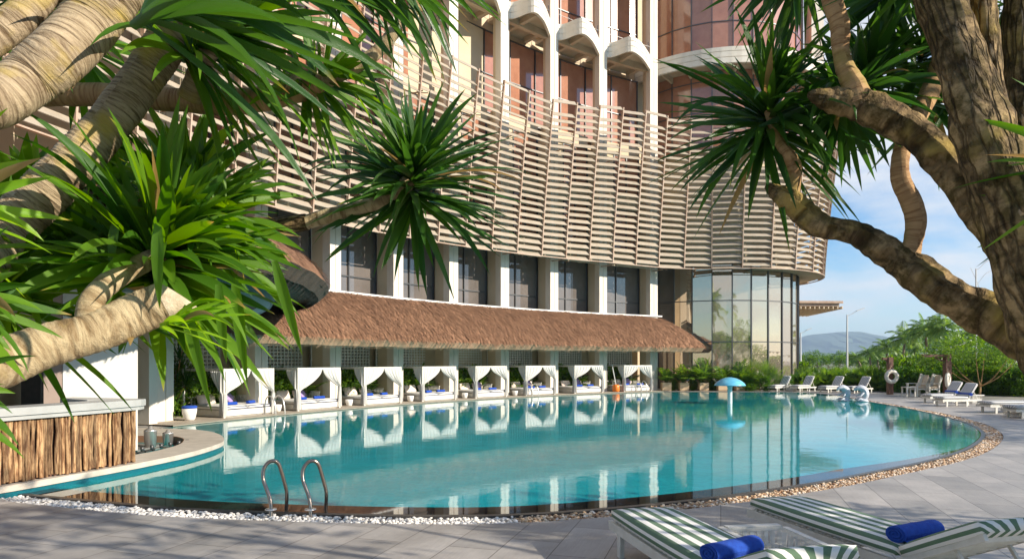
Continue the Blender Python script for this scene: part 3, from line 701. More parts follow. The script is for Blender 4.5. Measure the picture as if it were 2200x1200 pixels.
# tiled steps under the water along the far side
mb = MB(); I1 = offset(PXY, -1.6); 
idx = [i for i in range(NPL) if POOL[i].y > 20]
tri_ring(mb, offset(PXY, -.04), I1, -.42, -.42); tri_ring(mb, I1, I1, -.42, -1.14)
mb.f = [f for q, f in enumerate(mb.f) if (POOL[q % NPL].y > 22)]; mb.mi = mb.mi[:len(mb.f)]; mb.sm = mb.sm[:len(mb.f)]; mb.uv = mb.uv[:4 * len(mb.f)]
M_tile2 = mat('pale_tile', (.16, .72, .70), .4, (.10, .60, .60), 6)
tag(mb.build('pool_step', M_tile2), kind='structure')
# water surface
m, t, b = nmat('pool_water'); t.nodes.remove(b); o = t.nodes['Material Output']
tcn = node(t, 'ShaderNodeTexCoord'); mp1 = node(t, 'ShaderNodeMapping'); mp1.inputs['Scale'].default_value = (1, 1.0, 1); t.links.new(tcn.outputs['Object'], mp1.inputs[0])
na = node(t, 'ShaderNodeTexNoise', Scale=5.0, Detail=5, Roughness=.55); nb_ = node(t, 'ShaderNodeTexNoise', Scale=1.1, Detail=2); 
t.links.new(mp1.outputs[0], na.inputs['Vector']); t.links.new(mp1.outputs[0], nb_.inputs['Vector'])
b1 = node(t, 'ShaderNodeBump', Strength=0.04, Distance=0.03); b2 = node(t, 'ShaderNodeBump', Strength=0.06, Distance=0.05)
t.links.new(na.outputs[0], b1.inputs['Height']); t.links.new(nb_.outputs[0], b2.inputs['Height']); t.links.new(b2.outputs[0], b1.inputs['Normal'])
fr = node(t, 'ShaderNodeFresnel', IOR=1.44); t.links.new(b1.outputs[0], fr.inputs[1])
gl = node(t, 'ShaderNodeBsdfGlossy', Roughness=0.0); gl.inputs[0].default_value = (1, 1, 1, 1); t.links.new(b1.outputs[0], gl.inputs['Normal'])
tp = node(t, 'ShaderNodeBsdfTransparent'); tp.inputs[0].default_value = (0.80, 1.0, 0.98, 1)
df = node(t, 'ShaderNodeBsdfDiffuse'); df.inputs[0].default_value = (0.035, 0.74, 0.80, 1); mt_ = node(t, 'ShaderNodeMixShader'); mt_.inputs[0].default_value = 0.36; t.links.new(tp.outputs[0], mt_.inputs[1]); t.links.new(df.outputs[0], mt_.inputs[2])
mx = node(t, 'ShaderNodeMixShader'); t.links.new(fr.outputs[0], mx.inputs[0]); t.links.new(mt_.outputs[0], mx.inputs[1]); t.links.new(gl.outputs[0], mx.inputs[2]); t.links.new(mx.outputs[0], o.inputs[0])
M_water = m
b = bmesh.new(); vs = [b.verts.new((x, y, -.004)) for x, y in offset(INN, 0.01)]; es = [b.edges.new((vs[i], vs[(i + 1) % NPL])) for i in range(NPL)]
bmesh.ops.triangle_fill(b, edges=es, use_beauty=True)
for f in b.faces:
    f.normal_update()
    if f.normal.z < 0: f.normal_flip()
me = bpy.data.meshes.new('pool_water'); b.to_mesh(me); b.free(); me.materials.append(M_water)
water = bpy.data.objects.new('pool_water', me); COL.objects.link(water); tag(water, kind='structure')
# far coping: raised step in front of the daybeds
mb = MB(); n = 70; t0_, t1_ = th_px(1425, 48.5), R_(160.2)
vs = []
for i in range(n + 1):
    th = t0_ + (t1_ - t0_) * i / n; vs += [arc(th, 48.44, .008), arc(th, 48.42, .05), arc(th, 54.5, .05)]
mb.add(vs, [q for i in range(n) for q in ((i * 3, i * 3 + 3, i * 3 + 4, i * 3 + 1), (i * 3 + 1, i * 3 + 4, i * 3 + 5, i * 3 + 2))])
tag(mb.build('terrace', M_pave_far), kind='structure')
# pebbles
def pebbles(name, sel, colmat, seed, size, dens, label):
    rg = np.random.default_rng(seed)
    ico = bmesh.new(); bmesh.ops.create_icosphere(ico, subdivisions=1, radius=1); ico.verts.ensure_lookup_table()
    iv = np.array([v.co[:] for v in ico.verts]); jf = np.array([[v.index for v in f.verts] for f in ico.faces]); ico.free()
    C_ = []
    for i in range(NPL):
        j = (i + 1) % NPL
        if not sel(PXY[i]) or gravw[i] < .08: continue
        a, b_, c, d = map(np.array, (O1[i], O1[j], O2[j], O2[i])); ar = np.linalg.norm(b_ - a) * np.linalg.norm(d - a); cnt = int(ar * dens)
        u = rg.random(cnt)[:, None]; w = rg.random(cnt)[:, None]; p = (a * (1 - u) + b_ * u) * (1 - w) + (d * (1 - u) + c * u) * w
        C_.append(p)
    P_ = np.concatenate(C_); N = len(P_); z = rg.uniform(-.10, -.012, N); s = size * rg.uniform(.6, 1.25, (N, 1)) * np.array([[1.2, .85, .6]]) * rg.uniform(.8, 1.2, (N, 3))
    ang = rg.uniform(0, 6.28, N); tl = rg.uniform(-.5, .5, N)
    vv = iv[None] * s[:, None, :]
    ct, st = np.cos(tl)[:, None], np.sin(tl)[:, None]; x, y, zz = vv[..., 0] * ct - vv[..., 2] * st, vv[..., 1], vv[..., 0] * st + vv[..., 2] * ct
    ca, sa = np.cos(ang)[:, None], np.sin(ang)[:, None]
    vv = np.stack([x * ca - y * sa + P_[:, 0:1], x * sa + y * ca + P_[:, 1:2], zz + z[:, None]], -1).reshape(-1, 3)
    ff = (jf[None] + (np.arange(N) * len(iv))[:, None, None]).reshape(-1, 3)
    me = bpy.data.meshes.new(name); me.vertices.add(len(vv)); me.vertices.foreach_set('co', vv.astype(np.float32).ravel())
    me.loops.add(ff.size); me.loops.foreach_set('vertex_index', ff.astype(np.int32).ravel()); me.polygons.add(len(ff))
    me.polygons.foreach_set('loop_start', np.arange(0, ff.size, 3, dtype=np.int32)); me.polygons.foreach_set('loop_total', np.full(len(ff), 3, dtype=np.int32))
    me.polygons.foreach_set('use_smooth', np.ones(len(ff), dtype=bool)); me.update(calc_edges=True); me.materials.append(colmat)
    o = bpy.data.objects.new(name, me); COL.objects.link(o); return tag(o, label, 'gravel', kind='stuff')
M_peb_w = mat('white_pebble', (0.70, 0.66, 0.60), 0.6, island=.28)
m, t, b = nmat('tan_pebble'); g = node(t, 'ShaderNodeNewGeometry'); r = node(t, 'ShaderNodeValToRGB'); r.color_ramp.elements[0].color = (.30, .16, .08, 1); r.color_ramp.elements[1].color = (.72, .66, .58, 1)
e = r.color_ramp.elements.new(.4); e.color = (.55, .36, .20, 1); e = r.color_ramp.elements.new(.7); e.color = (.66, .52, .36, 1)
t.links.new(g.outputs['Random Per Island'], r.inputs[0]); t.links.new(r.outputs[0], b.inputs['Base Color']); b.inputs['Roughness'].default_value = .55
pebbles('white_gravel', lambda p: p[0] < -0.2 and p[1] < 20, M_peb_w, 1, .031, 1300, 'white rounded pebbles in the gutter along the near pool edge')
pebbles('tan_gravel', lambda p: p[0] >= -0.2 and p[1] < 24, m, 2, .027, 1400, 'tan and cream pebbles in the gutter along the right pool edge')
pebbles('tan_gravel', lambda p: p[0] >= -0.2 and p[1] >= 24, m, 3, .05, 300, 'tan and cream pebbles in the far gutter beside the grey deck')

# ================================================================== thatched roof over the daybeds
def thatch_cloth(mb, fn, nu, nv, mi=0):
    vs = [fn(i / nu, j / nv) for i in range(nu + 1) for j in range(nv + 1)]
    mb.add(vs, [(i * (nv + 1) + j, (i + 1) * (nv + 1) + j, (i + 1) * (nv + 1) + j + 1, i * (nv + 1) + j + 1) for i in range(nu) for j in range(nv)], None, mi, True)
def strands(mb, fn, cnt, ln, w, seed, dz=0.02, fr=None, mi=0):
    """straws lying on the surface fn(u,v), v=1 at the eave"""
    rg = random.Random(seed)
    for _ in range(cnt):
        u = rg.random(); v = fr(rg) if fr else rg.random(); p = fn(u, v); q = fn(min(1, u + .002), v); dn = (fn(u, min(1.0, v + .04)) - fn(u, max(0, v + .04 - .08)))
        if dn.length < 1e-6: continue
        dn.normalize(); sx = (q - fn(max(0, u - .002), v)); sx = sx.normalized() if sx.length > 1e-9 else V((1, 0, 0)); nn = sx.cross(dn)
        if nn.z < 0: nn = -nn
        d = (dn + sx * rg.uniform(-.28, .28) + nn * rg.uniform(.0, .20)).normalized(); L_ = ln * rg.uniform(.5, 1.3); s = sx * w * rg.uniform(.5, 1.3)
        p = p + nn * rg.uniform(0, dz)
        mb.add([p - s, p + s, p + d * L_ + s * .2, p + d * L_ - s * .2], [(0, 1, 2, 3)], None, mi)
TA, TB = TH[8] - R_(.8), R_(160.5)
def roof(u, v):
    """u from the right end (0) to the left (1); v from ridge (0) to eave (1)"""
    th = TA + (TB - TA) * u
    r = AR - 0.02 - 2.55 * v
    z = 5.50 - 2.22 * v - 0.30 * math.sin(math.pi * v) * -0.6 + (-.0)
    if v > .93: z -= (v - .93) * 1.6
    p = arc(th, r, z)
    s = (th - TA) * AR                                     # metres from the right end
    hip = max(0.0, 1 - s / 2.2)
    if hip > 0:
        lf = frame_at(th)[1]; p -= lf * (1.9 * hip * v); 
        p.z -= .15 * hip * (1 - v)
    p.z += .008 * math.sin(th * 130) + .008 * math.sin(th * 57 + v * 6)
    return p
rf = thing('thatched_roof', (0, 45, 3), 'long curved brown thatched roof sheltering the row of daybeds', 'thatched roof')
mb = MB(); thatch_cloth(mb, roof, 160, 12)
strands(mb, roof, 26000, .34, .022, 5, .06)
wpart(mb, 'thatch', M_thatch, rf)
mb = MB()
def eave(u, v): p = roof(u, 1.0); q = roof(u, .9); d = (p - q); d.z = 0; return p + V((0, 0, -.30 * v)) - d * (.9 * v)
M_thatch_e = mat('thatch_cut_edge', (0.50, 0.32, 0.20), 0.9, (0.36, 0.22, 0.13), 3.0, 0.8, 60, island=0.35)
thatch_cloth(mb, eave, 160, 2); strands(mb, eave, 11000, .24, .016, 6, .05, lambda r: r.uniform(0, .8))
wpart(mb, 'eave_fringe', M_thatch_e, rf)
mb = MB()
def under(u, v): p = roof(u, v * .93); p.z -= .24; return p
thatch_cloth(mb, under, 100, 3); wpart(mb, 'lining', M_soff, rf)
mb = MB()
for k in range(9):
    for dt in (-.035, 0, .035):
        th = max(TA + .01, TH[k] + dt); inw, lf = frame_at(th); mb.bar(arc(th, AR - .02, 4.9), arc(th, AR - 2.2, 3.05), .08, .12)
for i in range(60):
    a, b_ = TA + (TB - TA) * i / 60, TA + (TB - TA) * (i + 1) / 60; mb.tube([arc(a, AR - 2.0, 2.98), arc(b_, AR - 2.0, 2.98)], .06, 6)
wpart(mb, 'rafter', mat('pole_wood', (.40, .27, .13), .7, (.30, .19, .09), 5), rf)
mb = MB(); th = TA; awall(mb, TA, TB, AR - .10, 5.46, 5.56, .09, 60); wpart(mb, 'ridge_capping', M_white, rf)
# ================================================================== recess behind the daybeds: wall with pierced blocks, planting
recess = thing('recess_wall', (0, 50, 0), 'tan wall with panels of pierced white blocks behind the daybeds', 'wall')
mb = MB(); awall(mb, TH[8] - .02, R_(166), AR + 2.2, .03, 4.9, .25, 60); wpart(mb, 'wall', M_tan, recess)
mb = MB(); awall(mb, TH[8] - .01, R_(166), AR + .25, 4.6, 4.75, 3.0, 60); wpart(mb, 'ceiling', M_soff, recess)
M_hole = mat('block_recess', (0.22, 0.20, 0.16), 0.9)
for k in range(8):
    t0, t1 = bay(k); inw, lf = frame_at((t0 + t1) / 2); c = arc((t0 + t1) / 2, AR + 1.96)
    W_, z0, z1 = 3.9, 1.15, 3.1
    mb = MB(); M3 = Matrix((inw, lf, V((0, 0, 1)))).transposed(); n_, m_ = 18, 12
    dx, dz = W_ / n_, (z1 - z0) / m_; bw = .06
    for i in range(n_ + 1): mb.box(c + lf * (-W_ / 2 + i * dx) + V((0, 0, (z0 + z1) / 2)), (.10, bw, z1 - z0), M=M3)
    for j in range(m_ + 1): mb.box(c + inw * .002 + V((0, 0, z0 + j * dz)), (.10, W_ + bw, bw), M=M3)
    pc = wpart(mb, 'block_panel', M_white, recess)
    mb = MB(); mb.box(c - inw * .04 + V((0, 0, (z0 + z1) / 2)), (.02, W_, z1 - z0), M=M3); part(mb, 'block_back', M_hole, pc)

# ================================================================== daybeds
def ord_(k): return ['first', 'second', 'third', 'fourth', 'fifth', 'sixth', 'seventh', 'eighth'][k]
# local: x = outwards (towards pool), y = along the front to the LEFT, z up
CW, CD, CH_ = 2.55, 2.2, 1.86
def drape(mb, y0, y1, ytie, x, ztop, ztie, zbot, seed, ax='y', fl=1.0):
    """curtain hung between y0..y1 at the rail, gathered at ytie, falling below the tie"""
    rg = random.Random(seed); n = 34; rows = 22; vs = []
    ph = rg.uniform(0, 6)
    for j in range(rows + 1):
        v = j / rows; z = ztop + (zbot - ztop) * v; vt = (ztop - ztie) / (ztop - zbot)
        if v <= vt:
            q = v / vt; g = 1 - q ** 1.0
            sw = (1 - math.cos(q * math.pi / 2))             # catenary pull
        else:
            q = (v - vt) / (1 - vt); g = 0
        for i in range(n + 1):
            u = i / n; yy = y0 + (y1 - y0) * u
            if v <= vt:
                # lines from the rail run in arcs to the tie: far ones sag more
                far = abs(yy - ytie) / max(.01, max(abs(y0 - ytie), abs(y1 - ytie)))
                k_ = q ** (1.0 + 1.6 * far) if False else q
                w = max(0.0, 1 - k_ ** 1.7) ** .95 * .94 + .06
                a = ytie + (yy - ytie) * w
                zz = z + 0.0
                amp = .030 + .03 * q
            else:
                a = ytie + (u - .5) * (.10 + .14 * q ** .8) * (1 if y1 > y0 else -1); zz = z; amp = .035
            xx = x + amp * math.sin(u * 34 + ph) + amp * .5 * math.sin(u * 61 + ph * 2 + v * 3)
            vs.append(V((xx, a, zz)) if ax == 'y' else V((a, xx, zz)))
    mb.add(vs, [(j * (n + 1) + i, j * (n + 1) + i + 1, (j + 1) * (n + 1) + i + 1, (j + 1) * (n + 1) + i) for j in range(rows) for i in range(n)], None, 0, True)
def soft_box(mb, c, size, rz=0.0, puff=.25, mi=0, M=None, n=8, rim_=.15):
    """cushion: box with rounded, puffed shape; uv.x across its width"""
    vs = []; uvs = []; X, Y, Z = size
    m_ = M if M is not None else Matrix.Rotation(rz, 3, 'Z'); c = V(c)
    for sgn in (1, -1):
        for i in range(n + 1):
            for j in range(n + 1):
                a, b_ = i / n * 2 - 1, j / n * 2 - 1
                e = (1 - abs(a) ** (4 / (puff * 4 + .4))) * (1 - abs(b_) ** (4 / (puff * 4 + .4))); e = max(0, e) ** .4
                k_ = 1 - .05 * (a * a * b_ * b_)
                vs.append(c + m_ @ V((a * X / 2 * k_, b_ * Y / 2 * k_, sgn * Z / 2 * (rim_ + (1 - rim_) * e)))); uvs.append((j / n if sgn > 0 else -.25 + 1.5 * j / n, i / n))
    N = (n + 1) ** 2; fs = []
    for i in range(n):
        for j in range(n):
            a = i * (n + 1) + j; fs.append((a, a + n + 1, a + n + 2, a + 1)); fs.append((N + a, N + a + 1, N + a + n + 2, N + a + n + 1))
    rim = [i * (n + 1) for i in range(n + 1)] + [n * (n + 1) + j for j in range(1, n + 1)] + [i * (n + 1) + n for i in range(n - 1, -1, -1)] + [j for j in range(n - 1, 0, -1)]
    for a, b_ in zip(rim, rim[1:] + rim[:1]): fs.append((b_, a, N + a, N + b_))
    mb.add(vs, fs, uvs, mi, True)
def make_daybed(sd=0):
    rg = random.Random(100 + sd); zt1, zt2, zt3 = .98 + rg.uniform(-.10, .10), .98 + rg.uniform(-.12, .10), .98 + rg.uniform(-.1, .12); ap = rg.uniform(-.16, .16)
    r = thing('daybed', (0, 0, 0), '', 'daybed')
    mb = MB(); w, d = CW, CD
    mb.box((-d / 2, 0, .165), (d - .04, w - .06, .23)); mb.box((-d / 2, 0, .025), (d - .2, w - .2, .05))
    part(mb, 'platform', M_wood_w, r)
    for x in (-.02, -d + .02):
        for y in (-w / 2 + .02, w / 2 - .02):
            mb = MB(); mb.box((x, y, CH_ / 2), (.085, .085, CH_)); part(mb, 'post', M_wood_w, r)
    for (a, b_) in (((-.02, -w / 2 + .02), (-.02, w / 2 - .02)), ((-d + .02, -w / 2 + .02), (-d + .02, w / 2 - .02)), ((-.02, -w / 2 + .02), (-d + .02, -w / 2 + .02)), ((-.02, w / 2 - .02), (-d + .02, w / 2 - .02))):
        mb = MB(); v = V((b_[0] - a[0], b_[1] - a[1], 0)).normalized() * .045
        mb.bar(V((a[0], a[1], CH_ - .05)) + v, V((b_[0], b_[1], CH_ - .05)) - v, .075, .095); part(mb, 'rail', M_wood_w, r)
    mb = MB(); soft_box(mb, (-d / 2 + .02, -w / 4 + .01, .36), (d - .12, w / 2 - .05, .16), puff=.05, rim_=.6); soft_box(mb, (-d / 2 + .02, w / 4 - .01, .36), (d - .12, w / 2 - .05, .16), puff=.05, rim_=.6)
    mt = part(mb, 'mattress', M_white, r)
    mb = MB()
    for z in (.305, .405):
        mb.tube([(-.03, -w / 2 + .08, z), (-.03, w / 2 - .08, z)], .012, 6); mb.tube([(-.03, w / 2 - .06, z), (-d + .1, w / 2 - .05, z)], .012, 6)
    part(mb, 'piping', mat('navy_piping', (.02, .04, .12), .8), mt)
    mb = MB()                                              # slatted side rest at the left end
    for i in range(9): mb.box((-d + .15 + i * .105, w / 2 - .10, .50), (.055, .03, .40))
    mb.box((-d + .57, w / 2 - .10, .71), (.95, .05, .05))
    for i in range(12): mb.box((-d + .07, -w / 2 + .35 + i * .16, .50), (.03, .06, .40))
    mb.box((-d + .07, 0, .71), (.05, w - .3, .05)); part(mb, 'back_rest', M_wood_w, r)
    zt = CH_ - .10
    for (y0, y1, yt, sd_, zz) in ((w / 2 - .05, .03 + ap, w / 2 - .02, 1 + sd * 5, zt1), (-.03 + ap, -w / 2 + .05, -w / 2 + .05, 2 + sd * 5, zt2)):
        mb = MB(); drape(mb, y0, y1, yt, .03, zt, zz, .06, sd_); part(mb, 'curtain', M_curtain, r)
    mb = MB(); drape(mb, -.05, -d * .42, -.06, w / 2 + .02, zt, zt3, .06, 3 + sd * 5, 'x'); part(mb, 'curtain', M_curtain, r)
    mb = MB(); drape(mb, -.05, -d * .30, -.08, -w / 2 - .02, zt, .98, .06, 4, 'x'); part(mb, 'curtain', M_curtain, r)
    return r
day0 = make_daybed()
def towel_mesh():
    mb = MB(); n = 14
    # rolled towel: spiral ends, slightly flattened
    rad = .075; L_ = .52; segs = 20
    mb.tube([(0, -L_ / 2 + L_ * i / 8, rad * .8) for i in range(9)], [rad * (1 + .03 * math.sin(i * 2)) for i in range(9)], 16, sq=.8)
    for s_ in (-1, 1):
        pts = [V((math.cos(a) * rad * (.15 + .8 * a / 15), s_ * (L_ / 2 + .004), rad * .8 + math.sin(a) * rad * .72 * (.15 + .8 * a / 15))) for a in [i * .5 for i in range(31)]]
        mb.tube(pts, .006, 5)
    mb.add([V((rad * .9, -L_ / 2, .03)), V((rad * .9, L_ / 2, .03)), V((rad * 1.5, L_ / 2, .008)), V((rad * 1.5, -L_ / 2, .008))], [(0, 1, 2, 3)])
    return mb
towel0 = towel_mesh().build('rolled_towel', M_blue)
pm = MB(); soft_box(pm, (0, 0, 0), (.50, .50, .16), puff=.5); pur0 = pm.build('cushion', M_purple)
pm = MB(); soft_box(pm, (0, 0, 0), (.42, .85, .18), puff=.4); pil0 = pm.build('pillow', M_pillow)
first = {}
def place(o, loc, rz, label, cat, group, key, rot=None):
    if key not in first: first[key] = o; c = o
    else: c = o.copy(); COL.objects.link(c)
    c.location = loc; c.rotation_euler = rot if rot else (0, 0, rz); tag(c, label, cat, group); return c
DAYTH = []
for k in range(8):
    tm = (TH[k] + TH[k + 1]) / 2 - R_([.95, .35, .2][k] if k < 3 else .12); DAYTH.append(tm)
    o = day0 if k == 0 else make_daybed(k)
    inw, lf = frame_at(tm); loc = arc(tm, AR - .88, .05) ; rz = math.atan2(inw.y, inw.x)
    o.location = loc; o.rotation_euler = (0, 0, rz); k_ = ord_(k)
    o['label'] = ['white curtained daybed nearest the thatched bar, %s from the left' % k_, '%s white curtained daybed from the left, under the long thatch' % k_][k > 0] if k < 7 else 'white curtained daybed farthest right, beside the last column'
    o['group'] = 'curtained daybeds under the thatch'
    Mx = Matrix.Translation(loc) @ Matrix.Rotation(rz, 4, 'Z')
    for q, (x, y, nm) in enumerate(((-.42, .48, 'left'), (-.42, -.62, 'right'))):
        p = Mx @ V((x + rnd.uniform(-.10, .10), y + rnd.uniform(-.08, .08), .445)); place(towel0, p, rz + rnd.uniform(-.35, .35), 'rolled blue towel, %s of the two on the %s daybed' % (nm, k_), 'towel', 'blue towels on the daybeds', 'tw')
    p = Mx @ V((-1.86, .60, .62)); place(pil0, p, 0, 'cream pillow leaning at the left back of the %s daybed' % k_, 'pillow', 'cream pillows on the daybeds', 'pl', rot=(0, R_(68), rz))
    p = Mx @ V((-1.86, -.45, .62)); place(pil0, p, 0, 'cream pillow leaning at the right back of the %s daybed' % k_, 'pillow', 'cream pillows on the daybeds', 'pl', rot=(0, R_(66), rz))
    if k not in (2, 3):
        p = Mx @ V((-1.56, .42, .68)); c = place(pur0, p, 0, 'lilac cushion standing on its corner on the %s daybed' % k_, 'cushion', 'lilac cushions on the daybeds', 'pu')
        c.matrix_world = Matrix.Translation(p) @ Matrix.Rotation(rz + .3, 4, 'Z') @ Matrix.Rotation(R_(66), 4, 'Y') @ Matrix.Rotation(R_(40), 4, 'Z')
# white bowls of towels and pots beside the columns
def pot(name, loc, label, mat_=M_white, s=1.0, prof=None, cat='pot'):
    r = thing(name, loc, label, cat)
    mb = MB(); mb.lathe([(0, 0), (.17 * s, 0), (.22 * s, .08 * s), (.27 * s, .30 * s), (.29 * s, .48 * s), (.26 * s, .50 * s), (.22 * s, .44 * s), (0, .42 * s)], n=24); part(mb, 'bowl', mat_, r)
    return r
for k in range(6):
    th = TH[k] - R_(.62); p = arc(th, AR - .35 if k else AR - .55, .05)
    r = pot('towel_pot', p, 'white tapered pot beside the %s column from the left' % ord_(k), s=.88 if k == 0 else .62); r['group'] = 'white pots beside the columns'
    if k == 0:
        mb = MB(); mb.lathe([(0, .43), (.22, .43), (.26, .46), (.26, .52), (.20, .54), (0, .53)], n=20)
        tw = mb.build('folded_towel', M_blue); tw.location = p; tag(tw, 'folded blue towels filling the white pot by the first daybed', 'towel')
# orange float tube
rr = thing('rescue_float', arc(TH[7] - R_(.75), AR - .6, .05), 'orange rescue float with white shaft between the last two daybeds', 'rescue float')
mb = MB(); mb.lathe([(0, 0), (.20, .01), (.25, .08), (.25, .42), (.20, .50), (0, .52)], n=18); part(mb, 'float', M_orange, rr)
mb = MB(); mb.bar((0, 0, .5), (-.25, .12, 1.9), .05); part(mb, 'pole', M_white, rr)
# red and white umbrella-like pole near first daybed
rr = thing('rescue_pole', arc(TH[0] - R_(.9), AR + .9, .05), 'white rescue pole with red bands standing behind the first daybed', 'pole')
mb = MB(); mb.tube([(0, 0, 0), (0, 0, 2.0)], .05, 8); part(mb, 'shaft', M_white, rr)
for z in (.95, 1.75):
    mb = MB(); mb.lathe([(.054, z - .16), (.056, z - .15), (.056, z + .15), (.054, z + .16)], n=10); part(mb, 'band', mat('red_band', (.5, .06, .03), .5), rr)

# ================================================================== plants
def pinnate(mb, base, d, ln, lw, n=16, droop=.9, w=.035, seg=10, mi=0, rg=None, vee=.6, stem=True):
    """arching frond: leaflets in pairs along a bending midrib"""
    rg = rg or rnd; p = V(base); d = V(d).normalized(); st = ln / seg; pts = [p.copy()]; ds = [d.copy()]
    for i in range(seg):
        p = p + d * st; d = (d + V((0, 0, -1)) * droop * st / ln * (.4 + 1.3 * i / seg)).normalized(); pts.append(p.copy()); ds.append(d.copy())
    if stem: mb.tube(pts[::2], [.014 * ln] * (len(pts[::2]) - 1) + [.004], 3, cap=False, mi=mi)
    for k in range(n):
        t_ = .18 + .8 * k / n; f = t_ * seg; i = min(seg - 1, int(f)); q = pts[i].lerp(pts[i + 1], f - i); dd = ds[i]
        sx = dd.cross(V((0, 0, 1))); sx = sx.normalized() if sx.length > 1e-3 else V((1, 0, 0)); up = sx.cross(dd)
        l_ = lw * (math.sin(math.pi * (.12 + .85 * t_)) ** .7) * rg.uniform(.85, 1.1)
        for s_ in (-1, 1):
            dr = (sx * s_ + dd * .75 + up * (vee - .5) + V((0, 0, -.25)) + V((rg.uniform(-.12, .12), rg.uniform(-.12, .12), rg.uniform(-.12, .12)))).normalized()
            mb.petal(q, dr, up, l_, w, mi, .12)
def fan(mb, base, d, ln, r_, n=18, w=.05, mi=0, rg=None):
    """fan frond: stalk and a spread of pointed segments"""
    rg = rg or rnd; d = V(d).normalized(); p = V(base) + d * ln + V((0, 0, -.12 * ln)); mb.tube([base, V(base) + d * ln * .5, p], .010, 3, cap=False, mi=mi)
    sx = d.cross(V((0, 0, 1))); sx = sx.normalized() if sx.length > 1e-3 else V((1, 0, 0)); up = sx.cross(d)
    for k in range(n):
        a = (k / (n - 1) - .5) * R_(230); dr = (d * math.cos(a) + sx * math.sin(a) + up * .15 * math.cos(a) + V((0, 0, -.10))).normalized()
        mb.petal(p, dr, up, r_ * (.75 + .25 * math.cos(a)) * rg.uniform(.9, 1.1), w, mi, -.08)
def plant_fan(rg, h, n=14, r_=.5):
    mb = MB()
    for k in range(n):
        a = k * 2.4 + rg.uniform(-.3, .3); e = rg.uniform(.15, 1.35); d = V((math.cos(a) * math.cos(e), math.sin(a) * math.cos(e), math.sin(e)))
        fan(mb, (0, 0, h * .12), d, h * rg.uniform(.55, .85), r_ * rg.uniform(.8, 1.1), rg=rg)
    return mb
def plant_areca(rg, h, n=22, spread=.9, lw=.32, w=.05):
    mb = MB()
    for k in range(n):
        a = k * 2.4 + rg.uniform(-.4, .4); e = rg.uniform(.55, 1.45); d = V((math.cos(a) * math.cos(e) * spread, math.sin(a) * math.cos(e) * spread, math.sin(e)))
        pinnate(mb, (rg.uniform(-.1, .1), rg.uniform(-.1, .1), 0), d, h * rg.uniform(.7, 1.15), lw, 15, rg.uniform(.7, 1.5), w, rg=rg)
    return mb
def plant_bush(rg, size, n=1400, lf=.12, lobes=9):
    """leafy shrub: leaves clustered round many shoots with gaps between"""
    mb = MB(); X, Y, Z = size; cl = []
    for k in range(lobes * 5):
        a = rg.uniform(0, 6.283); r = math.sqrt(rg.random()); z = rg.random() ** .8
        rr = r * math.sqrt(max(.05, 1 - (z - .35) ** 2 * 1.4)); cl.append((V((math.cos(a) * rr * X / 2, math.sin(a) * rr * Y / 2, z * Z)), rg.uniform(.10, .24) * min(X, Y, Z * 1.5)))
    for _ in range(n):
        c, s = rg.choice(cl); g = V((rg.gauss(0, 1), rg.gauss(0, 1), rg.gauss(0, 1))); g.normalize()
        p = c + g * s * rg.uniform(.5, 1.0); p.z = max(.02, p.z)
        d = (g + V((0, 0, .35)) + V((rg.uniform(-.5, .5),) * 3)).normalized()
        mb.petal(p, d, V((rg.uniform(-1, 1), rg.uniform(-1, 1), 1)), lf * rg.uniform(.6, 1.3), lf * .45, 0, .1)
    for c, s in cl[::3]: mb.tube([(0, 0, 0), c * .5 + V((0, 0, -.05 * Z)), c], [.02 * Z, .012 * Z, .004 * Z], 4, cap=False)
    return mb
def plant_spiky(rg, h, heads=4, L_=.5):
    """thin stems with spiky rosettes"""
    mb = MB()
    for q in range(heads):
        a = rg.uniform(0, 6.28); top = V((math.cos(a) * h * .22, math.sin(a) * h * .22, h * rg.uniform(.45, 1))); mb.tube([(0, 0, 0), top * .5 + V((0, 0, .05)), top], [.03, .022, .016], 5)
        for k in range(46):
            a = k * 2.4; e = 1.45 - k / 46 * 1.9; d = V((math.cos(a) * math.cos(e), math.sin(a) * math.cos(e), math.sin(e))); mb.leaf(top, d, V((0, 0, 1)), L_ * rg.uniform(.8, 1.1), .028, .5, .2, 4)
    return mb
def plant_broad(rg, h, n=16, w=.26):
    mb = MB()
    for k in range(n):
        a = k * 2.4 + rg.uniform(-.4, .4); e = rg.uniform(.5, 1.4); d = V((math.cos(a) * math.cos(e), math.sin(a) * math.cos(e), math.sin(e))); l_ = h * rg.uniform(.55, 1.05)
        tip = d * l_; mb.tube([(0, 0, 0), tip * .6], .010, 4, cap=False); mb.leaf(tip * .6, (d + V((math.cos(a) * .6, math.sin(a) * .6, -.1))), V((0, 0, 1)), l_ * .62, w * rg.uniform(.8, 1.2), 1.0, .12, 6, wp=.45)
    return mb
proto_p = {}
